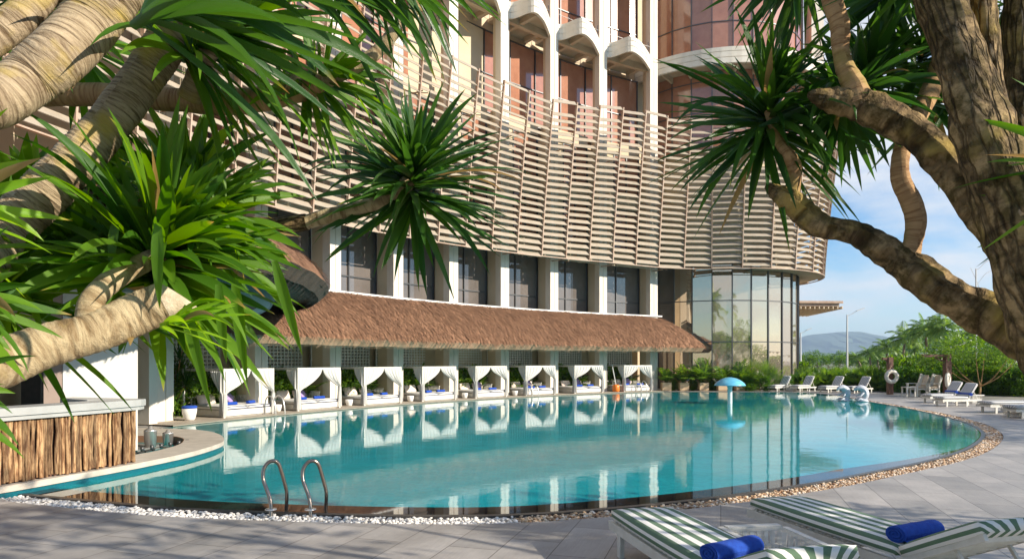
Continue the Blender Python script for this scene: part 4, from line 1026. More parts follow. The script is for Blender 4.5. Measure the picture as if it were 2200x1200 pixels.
def plant(kind, loc, label, cat, group=None, scale=1.0, rz=None, seed=None, hidden=False):
    name, mt = {'fan': ('fan_palm', M_lf_palm), 'areca': ('areca_palm', M_lf_palm), 'bush': ('leafy_shrub', M_lf_bush), 'deep': ('dark_shrub', M_lf_deep), 'spiky': ('dracaena_plant', M_lf_dark), 'broad': ('broadleaf_plant', M_lf_deep), 'fern': ('fern', M_lf_bush), 'fanL': ('large_fan_palm', M_lf_palm)}[kind]
    var = (seed or 0) % 3; key = (kind, var)
    if key not in proto_p:
        rg = random.Random(hash(kind) % 1000 if False else sum(map(ord, kind)) + var * 17)
        mb = {'fan': lambda: plant_fan(rg, 1.3), 'areca': lambda: plant_areca(rg, 1.25, 20, 1.0, .38, .075), 'bush': lambda: plant_bush(rg, (1.6, 1.6, 1.5), 2000, .16), 'deep': lambda: plant_bush(rg, (1.6, 1.4, 1.5), 1500, .20),
              'spiky': lambda: plant_spiky(rg, 1.6, 5), 'broad': lambda: plant_broad(rg, 1.3), 'fern': lambda: plant_areca(rg, .8, 16, 1.2, .16, .04), 'fanL': lambda: plant_fan(rg, 2.2, 22, .85)}[kind]()
        o = mb.build(name, mt); proto_p[key] = o; c = o
    else: c = proto_p[key].copy(); COL.objects.link(c)
    c.location = loc; c.rotation_euler = (0, 0, rnd.uniform(0, 6.28) if rz is None else rz); c.scale = (scale,) * 3 if not hasattr(scale, '__len__') else scale
    return tag(c, label, cat, group)
# behind each daybed
for k in range(8):
    tm = DAYTH[k]; kk = ord_(k)
    g = 'planting behind the daybeds'
    plant('bush', arc(tm + .020, AR + 1.75, .05), 'leafy shrub behind the left half of the %s daybed' % kk, 'shrub', g, (1.1, 1.1, 1.15), seed=k)
    plant('bush', arc(tm - .005, AR + 1.75, .05), 'leafy shrub behind the middle of the %s daybed' % kk, 'shrub', g, (1, 1, 1.05), seed=k + 1)
    plant('spiky', arc(tm + .030, AR + 1.6, .05), 'spiky dracaena behind the left end of the %s daybed' % kk, 'plant', g, 1.55 if k == 0 else (1.15 if k == 2 else 1.0), seed=k)
    plant('broad', arc(tm - .022, AR + 1.6, .05), 'broad leaved plant behind the right end of the %s daybed' % kk, 'plant', g, 1.0, seed=k)
    plant('areca', arc(tm - .016, AR + 1.7, .05), 'small palm with drooping fronds behind the %s daybed' % kk, 'palm', g, 1.55, seed=k + 1)
# ================================================================== bar at the left
M_band = mat('teal_band', (.004, .085, .115), .3, (.008, .13, .16), 40)
bar = thing('bar_counter', (-9, 14, 0), 'bar counter faced with upright weathered logs under a white top', 'bar counter')
LEDGE = [(-9.6, 8.4), (-8.85, 9.6), (-8.24, 11.0), (-7.9, 12.0), (-7.57, 13.07), (-7.36, 13.9), (-7.15, 15.3), (-7.22, 16.9), (-7.6, 18.0), (-8.3, 19.2), (-9.2, 20.1), (-10.4, 20.6), (-12.2, 20.8), (-13.6, 20.4), (-14.4, 14), (-13.6, 8.4)]
LS = [(p.x, p.y) for p in smooth_pts([V((*p, 0)) for p in LEDGE[1:13]], 6)] + LEDGE[13:]
HOLEP = [(-10.2, 18.6), (-9.1, 18.45), (-8.55, 17.8), (-8.1, 16.6), (-8.05, 15.4), (-8.25, 14.5), (-10.2, 14.5)]
HS = [(p.x, p.y) for p in smooth_pts([V((*p, 0)) for p in HOLEP[1:6]], 5)]; HS = [HOLEP[0]] + HS + [HOLEP[6]]
def prism_hole(name, outer, hole, z0, z1, m_):
    b = bmesh.new()
    for z, flip in ((z1, False), (z0, True)):
        es = []
        for loop in (outer, hole):
            vs = [b.verts.new((x, y, z)) for x, y in loop]; es += [b.edges.new((vs[i], vs[(i + 1) % len(vs)])) for i in range(len(vs))]
        r = bmesh.ops.triangle_fill(b, edges=es, use_beauty=True)
        for f in r['geom']:
            if isinstance(f, bmesh.types.BMFace):
                f.normal_update()
                if (f.normal.z < 0) != flip: f.normal_flip()
    for loop in (outer, hole):
        n = len(loop); a = [b.verts.new((x, y, z0)) for x, y in loop]; c = [b.verts.new((x, y, z1)) for x, y in loop]
        for i in range(n): b.faces.new((a[i], a[(i + 1) % n], c[(i + 1) % n], c[i]))
    me = bpy.data.meshes.new(name); b.to_mesh(me); b.free(); me.materials.append(m_); o = bpy.data.objects.new(name, me); COL.objects.link(o); return o
M_lime = mat('pale_ledge_stone', (0.56, 0.50, 0.42), 0.6, (0.44, 0.39, 0.32), 2.5, 0.2, 30)
led = thing('bar_ledge', (-9, 15, 0), 'pale stone ledge with rounded end curving into the pool around the bar', 'ledge')
o = prism_hole('ledge_top', LS, HS, .07, .175, M_lime); o.parent = led; o.location = -led.location
mb = MB(); ins = [(x * .998 - .02, y) for x, y in LS]; mb.prism(ins[::-1] if False else ins, -1.1, .071)
o2 = prism_hole('tiled_side', [(x - .03, y - (.03 if y > 18 else 0)) for x, y in LS], HS, -1.1, .0705, M_band); o2.parent = led; o2.location = -led.location
mb = MB(); mb.prism(HS, -.5, -.12); wpart(mb, 'well_floor', M_darkwood, led)
mb = MB(); hc = V((-9.2, 16.4, 0)); h2 = [((x - hc.x) * .985 + hc.x, (y - hc.y) * .985 + hc.y) for x, y in HS]; tri_ring(mb, h2, h2, -.12, .17); tri_ring(mb, h2, HS, .17, .172); wpart(mb, 'well_lining', mat('brown_tile', (.28, .15, .09), .5), led)
bk = thing('steel_sink', (-9, 16, -.1), 'stainless steel bar sink and drawers sunk in the ledge', 'sink')
mb = MB(); mb.box((-9.5, 16.3, .06), (1.2, 2.4, .04)); mb.box((-9.5, 16.3, -.2), (1.16, 2.3, .44)); wpart(mb, 'counter', M_steel, bk)
mb = MB(); mb.box((-8.88, 15.3, -.12), (.05, .9, .3)); mb.box((-8.88, 16.5, -.12), (.05, .9, .3)); wpart(mb, 'drawer', M_black, bk)
for i, (x, y, h, r) in enumerate(((-8.95, 16.9, .52, .15), (-8.74, 17.35, .38, .13))):
    mb = MB(); mb.lathe([(0, 0), (r * .85, 0), (r, h * .75), (r * 1.05, h * .76), (r * .8, h * .82), (r * .35, h * .9), (r * .32, h), (0, h)], n=20)
    o = mb.build('cocktail_shaker', M_steel); o.location = (x, y, .08); tag(o, ['tall stainless cocktail shaker standing by the bar ledge', 'shorter stainless ice bucket behind the tall shaker'][i], 'shaker')
for i in range(6):
    mb = MB(); mb.lathe([(0, 0), (.035, 0), (.045, .10), (0, .10)], n=10); o = mb.build('glass_tumbler', M_frame); o.location = (-8.72 + .07 * i, 16.1 + .30 * i, .08) if i < 6 else (0, 0, 0)
    tag(o, '%s small dark tumbler from the front in the row along the bar sink' % ord_(i), 'glass', 'tumblers along the bar sink')
FR = [(-9.75, 8.4), (-9.0, 9.6), (-8.38, 11.0), (-8.03, 12.0), (-7.72, 13.0), (-7.56, 13.72)]
FS = smooth_pts([V((*p, 0)) for p in FR], 8)
end = [V((-7.56, 13.72, 0)), V((-8.2, 14.05, 0)), V((-9.4, 14.35, 0))]
mb = MB(); rg = random.Random(3)
path = resample(FS, .052) + resample(end, .052)[1:]
for i, p in enumerate(path):
    r = rg.uniform(.020, .040); z0 = .176 + rg.uniform(0, .05); q = p + V((rg.uniform(-.02, .02), rg.uniform(-.02, .02), 0)); pts = [q + V((rg.uniform(-.014, .014), rg.uniform(-.014, .014), z0 + (1.13 - z0 + .1) * t_ / 4)) for t_ in range(5)]
    mb.tube(pts, [r * rg.uniform(.85, 1.15) for _ in pts], 7, sq=rg.uniform(.7, 1.2))
wpart(mb, 'log_front', M_log, bar)
mb = MB(); vs = [(p.x + .12, p.y - .02) for p in FS] + [(-7.48, 13.95), (-9.4, 14.6)] + [(-9.4, 14.2), (-8.4, 13.5)] + [(p.x - .55, p.y) for p in FS[::-1]]
mb.prism(vs, 1.30, 1.43); mb.prism([(x - .035, y) for x, y in vs], 1.225, 1.296); wpart(mb, 'countertop', mat('grey_counter', (.42, .42, .40), .45, (.34, .34, .32), 2), bar)
mb = MB(); vs = [(p.x - .07, p.y) for p in FS] + [(-8.3, 13.95), (-9.4, 14.2)]; back = [(-9.4, 14.1), (-8.4, 13.7)] + [(p.x - .16, p.y) for p in FS[::-1]]
mb.prism(vs + back, .176, 1.22); wpart(mb, 'core', M_darkwood, bar)
# bar back wall
bw = thing('bar_wall', (-13, 20, 0), 'white rendered bar wall with recessed dark serving opening', 'wall')
w0, w1 = V(((135 - CX) / FPX * 14.7, 14.7, 0)), V(((296 - CX) / FPX * 15.5, 15.5, 0)); wd = (w1 - w0).normalized(); wn = V((-wd.y, wd.x, 0))
mb = MB(); mb.prism([tuple(w0), tuple(w1), tuple(w1 + wn * .3), tuple(w0 + wn * .3)], .18, 3.75); wpart(mb, 'white_wall', mat('bar_render', (.66, .645, .60), .8, (.60, .58, .54), 1.5, .15, 20), bw)
mb = MB(); abox(mb, th_px(308), AR - .45, AR + .4, .17, .02, 3.8); wpart(mb, 'pillar', M_conc, bw)
mb = MB(); q0 = w0 - wd * .34 + wn * .02; mb.prism([tuple(q0), tuple(w0 - wd * .005 + wn * .02), tuple(w0 + wn * .4 - wd * .005), tuple(q0 + wn * .4)], .18, 3.75); wpart(mb, 'pillar', mat('taupe_render', (.36, .28, .23), .85, (.30, .23, .19), 1), bw)
mb = MB(); awall(mb, TH[0] + .02, TL, AR + 3.0, .02, 3.7, .2, 14); wpart(mb, 'back_wall', M_black, bw)
mb = MB(); awall(mb, TH[0] + .02, TL, AR - .5, 3.5, 3.7, 3.5, 14); wpart(mb, 'lintel', M_soff, bw)
ap = thing('drinks_cooler', arc(th_px(88, AR + 1.2), AR + 1.2, .02), 'black drinks cooler standing in the dark bar opening', 'cooler')
mb = MB(); mb.box((0, 0, 1.0), (.6, .9, 2.0)); part(mb, 'cabinet', M_black, ap); mb = MB(); mb.box((.31, 0, 1.2), (.02, .7, 1.3)); part(mb, 'door', M_dglass, ap)
# pavilion thatch
E_ = smooth_pts([V((*p, 0)) for p in [(-10.4, 28.5), (-9.5, 27.9), (-8.3, 26.6), (-6.8, 24.0), (-5.9, 21.9), (-5.3, 19.6), (-4.95, 17.2), (-4.9, 15.2), (-5.2, 13.2), (-6.1, 11.2), (-8.0, 9.4), (-10.5, 8.5), (-14, 8.0)]], 6)
def poly_at(P, u): t_ = u * (len(P) - 1); i = min(len(P) - 2, int(t_)); return P[i].lerp(P[i + 1], t_ - i)
def pav(u, v):
    e = poly_at(E_, u); th = TH[1] - R_(.3) + R_(22) * u; f = arc(th, AR - .05)
    p = f.lerp(e, v); p.z = 4.45 + 2.4 * max(0.0, 1 - v) ** .55 + .015 * math.sin(u * 90)
    if v > .97: p.z -= (v - .97) * 2.0
    return p
pv = thing('bar_thatch_roof', (-10, 16, 4), 'large rounded thatched roof over the bar with dark underside', 'thatched roof')
mb = MB(); thatch_cloth(mb, pav, 60, 24); strands(mb, pav, 14000, .34, .016, 9, .05, lambda r: r.random() ** .5); wpart(mb, 'thatch', M_thatch, pv)
def pav_e(u, v): p = pav(u, 1.0); q = pav(u, .9); d = p - q; d.z = 0; return p + V((0, 0, -.30 * v)) - d.normalized() * (.35 * v)
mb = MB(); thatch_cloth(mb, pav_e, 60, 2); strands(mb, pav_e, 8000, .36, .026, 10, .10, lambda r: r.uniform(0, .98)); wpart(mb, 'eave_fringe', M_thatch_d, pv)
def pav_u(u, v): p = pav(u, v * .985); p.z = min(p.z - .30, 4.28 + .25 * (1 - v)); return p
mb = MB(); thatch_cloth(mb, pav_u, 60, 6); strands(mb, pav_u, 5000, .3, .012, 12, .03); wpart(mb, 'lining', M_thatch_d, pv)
# frosted glass fascia with oval and lettering
sg = thing('glass_sign', (-8, 17, 4), 'grey green frosted glass sign with faint lettering hanging under the bar roof', 'sign')
A, B = at(225, 645, 15.5), at(597, 645, 19.0); ux = (B - A); ux.z = 0; Ls = ux.length; ux.normalize(); nn = V((ux.y, -ux.x, 0)); A.z = 0
M_sign = mat('frosted_sign', (.15, .22, .225), .35, (.20, .28, .28), .6, spec=.6)
M_sign2 = mat('frosted_band', (.30, .40, .41), .4); M_signd = mat('sign_oval', (.085, .085, .06), .5)
def spt(x, z, o=0): return A + ux * x + nn * o + V((0, 0, z))
pts = [(0, 3.15), (Ls - 1.6, 3.22), (Ls - .8, 3.35), (Ls - .25, 3.62), (Ls, 4.0), (Ls - .5, 4.25), (Ls - 1.3, 4.42), (0, 4.1)]
mb = MB(); f_ = [spt(x, z) for x, z in pts]; b2_ = [spt(x, z, -.04) for x, z in pts]; n = len(pts)
mb.add(f_ + b2_, [tuple(range(n)), tuple(range(2 * n - 1, n - 1, -1))] + [(i, n + i, n + (i + 1) % n, (i + 1) % n) for i in range(n)]); wpart(mb, 'panel', M_sign, sg)
mb = MB(); n = 40; cx, cz, rx, rz = Ls - 2.0, 3.72, 1.75, .40
ov = [(cx + rx * math.cos(a) * (1.0), cz + (rz * math.sin(a)) + .03) for a in [6.2832 * i / n for i in range(n)]]; ov2 = [(cx - .08 + (rx - .28) * math.cos(a), cz - .02 + (rz - .12) * math.sin(a)) for a in [6.2832 * i / n for i in range(n)]]
mb.add([spt(x, z, .012) for x, z in ov] + [spt(x, z, .012) for x, z in ov2], [(i, (i + 1) % n, n + (i + 1) % n, n + i) for i in range(n)]); wpart(mb, 'band', M_sign2, sg)
mb = MB(); mb.add([spt(x, z, .008) for x, z in ov2[28:] + ov2[:13]], [tuple(range(25))]); wpart(mb, 'oval', M_signd, sg)
for ch, px_, sz in (('E', 372, .26), ('I', 403, .22), ('A', 462, .24), ('O', 477, .30)):
    cu = bpy.data.curves.new('letter', 'FONT'); cu.body = ch; cu.size = sz; cu.extrude = .006; cu.materials.append(M_sign2)
    o = bpy.data.objects.new('letter', cu); COL.objects.link(o); x = (px_ - 225) / (597 - 225) * Ls * .93
    me = bpy.data.meshes.new_from_object(o); bpy.data.objects.remove(o); o = bpy.data.objects.new('letter', me); COL.objects.link(o)
    o.parent = sg; o.location = spt(x, 3.95, .02) - sg.location; o.rotation_euler = (R_(90), 0, math.atan2(ux.y, ux.x))

# ================================================================== loungers
def make_lounger(stripe, seat=2.35, back=.95, ang=24, w=.78, flat=False):
    """x from foot to head, y across"""
    r = thing('sun_lounger', (0, 0, 0), '', 'sun lounger')
    hz = .30; mb = MB()
    for y in (-w / 2 + .03, w / 2 - .03): mb.box(((seat + .9) / 2, y, hz), (seat + .9, .045, .10))
    for x in (.05, seat - .05, seat + .85): mb.box((x, 0, hz), (.06, w - .06, .08))
    for i in range(18): mb.box((.12 + i * .10, 0, hz + .058), (.06, w - .1, .018))
    part(mb, 'frame', M_wood_w, r)
    for x in (.30, seat - .1, seat + .7):
        for y in (-w / 2 + .04, w / 2 - .04):
            mb = MB(); mb.box((x, y, .125), (.10, .05, .25)); part(mb, 'leg', M_wood_w, r)
    mb = MB(); soft_box(mb, (seat / 2, 0, hz + .135), (seat, w, .15), puff=.04, n=10, rim_=.6); part(mb, 'seat_cushion', stripe, r)
    a = R_(ang); c, s = math.cos(a), math.sin(a); Mx = Matrix(((c, 0, -s), (0, 1, 0), (s, 0, c)))
    mb = MB(); soft_box(mb, (seat + back / 2 * c, 0, hz + .135 + back / 2 * s), (back, w, .15), puff=.04, n=10, M=Mx, rim_=.6); part(mb, 'back_cushion', stripe, r)
    mb = MB()
    for y in (-w / 2 + .05, w / 2 - .05): mb.bar((seat - .02, y, hz + .04), (seat + back * c, y, hz + .05 + back * s), .04, .06)
    for i in range(8):
        q = .1 + i * .11; mb.bar((seat + q * c, -w / 2 + .05, hz + .045 + q * s), (seat + q * c, w / 2 - .05, hz + .045 + q * s), .02, .05)
    for y in (-w / 2 + .1, w / 2 - .1): mb.bar((seat + .6 * c, y, hz + .02 + .6 * s), (seat + .75, y, hz), .03)
    part(mb, 'back_frame', M_wood_w, r)
    return r
def make_table():
    r = thing('side_table', (0, 0, 0), '', 'side table')
    mb = MB(); w, h = .62, .44; 
    for a in range(4):
        R4 = Matrix.Rotation(a * math.pi / 2, 3, 'Z'); mb.bar(R4 @ V((-w / 2, -w / 2, h)), R4 @ V((w / 2 - .06, -w / 2, h)), .06, .05)
        for i in range(8):
            u = -w / 2 + .02 + i * (w - .1) / 7; mb.bar(R4 @ V((u, -w / 2 + .02, h - .03)), R4 @ V((u * .78, -w / 2 * .78 + .02, .03)), .035, .018)
        for z in (.14, .27): k_ = .78 + .22 * z / h; mb.bar(R4 @ V((-w / 2 * k_, -w / 2 * k_ + .025, z)), R4 @ V((w / 2 * k_, -w / 2 * k_ + .025, z)), .022, .03)
    part(mb, 'slatted_body', M_wood_w, r)
    mg, tg, bg_ = nmat('table_glass_%d' % len(MATS)); bg_.inputs['Roughness'].default_value = .02; bg_.inputs['Base Color'].default_value = (.7, .75, .73, 1); tpg = node(tg, 'ShaderNodeBsdfTransparent'); msg = node(tg, 'ShaderNodeMixShader'); msg.inputs[0].default_value = .82; tg.links.new(bg_.outputs[0], msg.inputs[1]); tg.links.new(tpg.outputs[0], msg.inputs[2]); tg.links.new(msg.outputs[0], tg.nodes['Material Output'].inputs[0])
    mb = MB(); mb.box((0, 0, h + .026), (w - .10, w - .10, .008)); part(mb, 'glass_top', mg, r)
    return r
lgA = make_lounger(M_stripe_g)
lgA['label'] = 'near green and white striped lounger, left one, with blue towel'; lgA['group'] = 'green striped loungers in the foreground'
A0 = V((1.50, 8.03, 0)); angA = R_(-90 + 12); lgA.location = A0; lgA.rotation_euler = (0, 0, angA)
lgB = make_lounger(M_stripe_g, ang=27); lgB['label'] = 'near green and white striped lounger, right one with raised back'; lgB['group'] = 'green striped loungers in the foreground'; B0 = V((3.32, 8.68, 0)); angB = R_(-90 + 15); lgB.location = B0; lgB.rotation_euler = (0, 0, angB)
def bigtowel(loc, rz, label):
    o = place(towel0, loc, rz, label, 'towel', 'blue towels on the striped loungers', 'tw'); o.scale = (1.35, 1.15, 1.3); return o
dA = V((math.cos(angA), math.sin(angA), 0)); nA = V((-dA.y, dA.x, 0)); dB = V((math.cos(angB), math.sin(angB), 0)); nB = V((-dB.y, dB.x, 0))
bigtowel(A0 + dA * 2.12 + nA * (-.02) + V((0, 0, .49)), angA + .35, 'rolled royal blue towel on the left green striped lounger, cut by the bottom edge')
bigtowel(B0 + dB * 2.18 + nB * .0 + V((0, 0, .49)), angB + .2, 'rolled royal blue towel on the right green striped lounger')
tb = make_table(); tb['label'] = 'white slatted side table with glass top between the two green loungers'; tb.location = V((2.60, 6.70, 0)); tb.rotation_euler = (0, 0, R_(9)); tb.scale = (1.08, 1.7, 1.0)
lgC = make_lounger(M_stripe_b, 1.75, .95, 50)
def far_l(px, py, head, k, lab, first_=False):
    p = gnd(px, py); o = lgC if first_ else dup(lgC); o.location = p; o.rotation_euler = (0, 0, R_(head)); o['label'] = lab; o['group'] = 'navy striped loungers along the far deck'; return o
l1 = far_l(1657, 840.3, 36, 0, 'leftmost far lounger, navy and white stripes, before the hedge', True)
l2_ = far_l(1706, 840.8, 34, 0, 'second far lounger from the left with navy stripes, before the hedge')
for o_ in (l1, l2_): o_.scale = (.85, .85, .95)
far_l(1766, 842.8, 30, 0, 'third far lounger from the left, behind the left white fountain figure')
far_l(1822, 843.8, 28, 0, 'fourth far lounger from the left, beside the middle lifebuoy post')
for px, py, h, lab in ((1988, 865, 12, 'farther of two navy striped loungers with blue towels at the right'), (2014, 872, 12, 'nearer of two navy striped loungers with blue towels at the right')):
    o = far_l(px, py, h, 0, lab)
    d_ = V((math.cos(R_(h)), math.sin(R_(h)), 0)); place(towel0, o.location + d_ * 1.62 + V((0, 0, .50)), R_(h), 'rolled blue towel on the ' + lab.split(' of')[0] + ' right deck lounger', 'towel', 'blue towels on the right loungers', 'tw').scale = (1.3, 1.3, 1.3)
lgD = make_lounger(M_stripe_b, 2.1, .8, 4)
for i, (px, py, h, lab) in enumerate(((2112, 886, 8, 'flat navy striped lounger cut by the right edge, farther one'), (2166, 897, 4, 'flat navy striped lounger foot nearest the right edge'))):
    o = lgD if i == 0 else dup(lgD); o.location = gnd(px, py); o.rotation_euler = (0, 0, R_(h)); o['label'] = lab; o['group'] = 'flat loungers at the right edge'
tb2 = dup(tb, label='white slatted side table between the two leftmost far loungers'); tb2.location = gnd(1701, 840); tb2.scale = (1, 1, 1)
tb2 = dup(tb, label='white slatted side table beside the far loungers with blue towels'); tb2.location = gnd(2085, 866) ; tb2.scale = (1.3, 1.3, 1)
tb2 = dup(tb, label='white slatted side table at the right edge under the flat lounger'); tb2.location = gnd(2185, 893); tb2.scale = (1.3, 1.3, 1)
# armchairs
def make_chair():
    r = thing('garden_armchair', (0, 0, 0), '', 'armchair')
    mb = MB(); mb.box((0, 0, .36), (.62, .60, .06)); part(mb, 'seat', M_wood_w, r)
    for x in (-.28, .28):
        for y in (-.28, .28): mb = MB(); mb.box((x, y, .30), (.07, .07, .60)); part(mb, 'leg', M_wood_w, r)
    for y in (-.30, .30): mb = MB(); mb.box((0, y, .62), (.66, .08, .04)); part(mb, 'arm', M_wood_w, r)
    mb = MB(); mb.bar((.28, 0, .36), (.50, 0, 1.0), .60, .05, up=V((0, 1, 0))); part(mb, 'backrest', M_wood_w, r)
    mb = MB(); soft_box(mb, (.02, 0, .44), (.56, .54, .12), puff=.1); part(mb, 'seat_cushion', M_beigefab, r)
    a = R_(70); c, s = math.cos(a), math.sin(a); mb = MB(); soft_box(mb, (.34, 0, .74), (.62, .54, .12), puff=.1, M=Matrix(((c, 0, -s), (0, 1, 0), (s, 0, c)))); part(mb, 'back_cushion', M_beigefab, r)
    return r
ch = make_chair(); ch['label'] = 'white wooden armchair with beige cushions, left of the pair by the hedge'; ch.location = gnd(1970, 851); ch.rotation_euler = (0, 0, R_(15)); ch.scale = (1.3,) * 3; ch['group'] = 'armchairs by the hedge'
c2 = dup(ch, label='white wooden armchair with beige cushions, right of the pair behind the lifebuoy'); c2.location = gnd(1996, 851); c2.scale = (1.3,) * 3
st = thing('low_stool', gnd(1952, 852), 'small white wooden stool table left of the armchairs', 'stool')
mb = MB(); mb.box((0, 0, .60), (.6, .6, .05)); part(mb, 'top', M_wood_w, st)
for x in (-.25, .25):
    for y in (-.25, .25): mb = MB(); mb.box((x, y, .29), (.07, .07, .58)); part(mb, 'leg', M_wood_w, st)
# ================================================================== lifebuoys and posts
def lifebuoy(loc, R0, r0, rz, label):
    o = thing('lifebuoy', loc, label, 'lifebuoy', 'lifebuoys on posts', rz)
    mb = MB(); vs = []; n, m_ = 28, 10
    for i in range(n):
        a = 6.2832 * i / n
        for j in range(m_): q = 6.2832 * j / m_; rr = R0 + r0 * math.cos(q); vs.append(V((rr * math.cos(a), r0 * .8 * math.sin(q), rr * math.sin(a))))
    mb.add(vs, [(i * m_ + j, ((i + 1) % n) * m_ + j, ((i + 1) % n) * m_ + (j + 1) % m_, i * m_ + (j + 1) % m_) for i in range(n) for j in range(m_)], None, 0, True); part(mb, 'ring', M_ring, o)
    mb = MB(); mb.tube([(-R0 * .75, 0, R0 * .75), (0, 0, R0 * 2.0), (R0 * .75, 0, R0 * .75)], .018, 5); part(mb, 'rope', M_rope, o)
    return o
def post(px, py, h, w, label, arm=None):
    p = gnd(px, py); o = thing('buoy_post', p, label, 'post')
    mb = MB(); mb.box((0, 0, h / 2), (w, w, h)); part(mb, 'pole', M_darkwood, o)
    if arm: mb = MB(); mb.box((arm / 2, 0, h - .1), (abs(arm), w * .7, .14)); mb.bar((arm * .55, 0, h - .15), (0, 0, h - .55), .09); part(mb, 'arm', M_darkwood, o)
    return p
p1 = post(1629, 837.5, 1.75, .22, 'short dark post with lifebuoy beside the large fan palm'); mb = MB(); mb.lathe([(0, 0), (.16, 0), (.14, .1), (.06, .25), (.1, .35), (0, .45)], n=12); f_ = mb.build('finial', M_darkwood); f_.location = p1 + V((0, 0, 1.75)); f_.parent = bpy.data.objects[[o.name for o in bpy.data.objects if o.get('label', '').startswith('short dark post')][0]]; f_.location = (0, 0, 1.75)
lifebuoy(p1 + V((-.05, -.25, 1.02)), .31, .115, 0, 'leftmost lifebuoy, hanging on the short post by the fan palm')
p2 = post(1912, 846.5, 2.45, .30, 'reddish wooden post with short left arm carrying the middle lifebuoy', -.5)
lifebuoy(p2 + V((-.05, -.30, 1.18)), .345, .13, 0, 'middle lifebuoy on the reddish post behind the right deck')
p3 = post(2035, 853, 2.62, .34, 'dark wooden gallows post with long left arm by the armchairs', -1.5)
lifebuoy(p3 + V((-.25, -.45, 1.05)), .345, .13, R_(48), 'rightmost lifebuoy, turned sideways on the dark gallows post')
# string lights
sl = thing('string_lights', (26, 45, 3), 'string of small white bulbs sagging across the hedge', 'string lights')
mb = MB(); bb = MB(); P3 = [at(1928, 766, 60), at(1965, 762, 55), at(2010, 752, 50), at(2050, 742, 47), at(2085, 730, 44)]; wire = smooth_pts(P3, 10)
mb.tube(wire, .02, 4); wpart(mb, 'wire', M_black, sl)
for i in range(1, len(wire), 1):
    q = wire[i]
    for f in (0,): bb.lathe([(0, -.16), (.06, -.10), (.07, -.04), (.03, 0)], q, 8)
wpart(bb, 'bulb', M_white, sl)['kind'] = 'stuff'
# ================================================================== mushroom fountain and white figures
mf = thing('mushroom_fountain', gnd(1568, 866), 'light blue mushroom shaped fountain standing in the pool', 'fountain')
mb = MB(); mb.lathe([(0, 1.36), (.10, 1.355), (.32, 1.31), (.55, 1.20), (.71, 1.07), (.785, .96), (.79, .93), (.76, .93), (.5, .99), (.2, 1.0), (0, 1.0)], n=40); part(mb, 'cap', M_mush, mf)
mb = MB(); mb.lathe([(.12, -.9), (.12, .80), (.14, .88), (.20, 1.0)], n=20); part(mb, 'stem', mat('fibreglass_white', (.70, .74, .74), .35), mf)
def dolphin(loc, rz, s, label):
    o = thing('fountain_figure', loc, label, 'statue', 'white figures at the pool edge', rz)
    mb = MB(); P = smooth_pts([(.0, 0, .02), (.12, 0, .18), (.16, 0, .42), (.08, 0, .66), (-.12, 0, .78), (-.34, 0, .74), (-.46, 0, .64)], 5); rr = lerp_list([.16, .15, .20, .21, .17, .11, .04], len(P)); mb.tube([p * s for p in P], [r * s for r in rr], 12); part(mb, 'body', M_statue, o)
    mb = MB(); mb.tube([V((.30, .0, .62)) * s, V((.16, 0, .72)) * s, V((.02, 0, .74)) * s], [.01 * s, .05 * s, .07 * s], 6)
    for y in (-1, 1): mb.tube([V((.02, .12 * y, .50)) * s, V((-.16, .26 * y, .36)) * s, V((-.26, .30 * y, .28)) * s], [.07 * s, .05 * s, .01 * s], 6)
    part(mb, 'fin', M_statue, o)
    mb = MB(); mb.lathe([(0, 0), (.30 * s, 0), (.33 * s, .05 * s), (.22 * s, .12 * s), (.12 * s, .2 * s), (0, .2 * s)], n=14)
    for y in (-1, 1): mb.tube([V((.0, .05 * y, .10)) * s, V((-.18, .2 * y, .16)) * s, V((-.34, .22 * y, .08)) * s], [.08 * s, .07 * s, .02 * s], 6)
    part(mb, 'base', M_statue, o); return o
M_statue = mat('white_cast_stone', (.58, .60, .64), .5, (.46, .49, .54), 9, .4, 30)
dolphin(gnd(1814, 861), R_(8), .95, 'left white leaping fish fountain figure at the pool edge'); dolphin(gnd(1853, 862), R_(-8), .95, 'right white leaping fish fountain figure at the pool edge')
# ================================================================== ladders
def rail_pts(seq, d0, d1):
    n = len(seq); return smooth_pts([at(x, y, d0 + (d1 - d0) * i / (n - 1)) for i, (x, y) in enumerate(seq)], 6)
la = thing('pool_ladder', gnd(615, 1100), 'near bronze steel ladder rails at the pool edge', 'ladder')
for off in (0, 85):
    seq = [(582 + off, 1112), (582 + off, 1090), (580 + off, 1070), (573 + off, 1050), (566 + off, 1030), (566 + off, 1010), (575 + off, 994), (588 + off, 989), (598 + off, 995), (604 + off, 1010), (611 + off, 1035), (616 + off, 1055), (616 + off, 1075), (614 + off, 1100)]
    mb = MB(); mb.tube(rail_pts(seq, 9.75, 10.15), .027, 10); p = mb.build('rail', mat('bronzed_steel%d' % off, (.34, .27, .22), .25, metal=1.0)); p.parent = la; p.location = -la.location
    mb = MB(); mb.lathe([(0, 0), (.085, 0), (.08, .015), (.03, .02)], at(582 + off, 1094, 9.8), 16); q = mb.build('flange', M_steel); q.parent = p
for z in (-.25, -.55): mb = MB(); mb.bar(at(614, 1095, 10.2) + V((0, 0, z)), at(699, 1095, 10.2) + V((0, 0, z)), .08, .03); wpart(mb, 'tread', M_steel, la)
lad0 = thing('pool_ladder', (0, 0, 0), '', 'ladder')     # x towards pool
for y in (-.25, .25):
    mb = MB(); mb.tube(smooth_pts([(-.45, y, 0), (-.45, y, .35), (-.40, y, .62), (-.22, y, .76), (0, y, .62), (.12, y, .2), (.12, y, -.6)], 6), .026, 8); part(mb, 'rail', M_steel, lad0)
for z in (-.25, -.5): mb = MB(); mb.bar((.12, -.25, z), (.12, .25, z), .08, .03); part(mb, 'tread', M_steel, lad0)
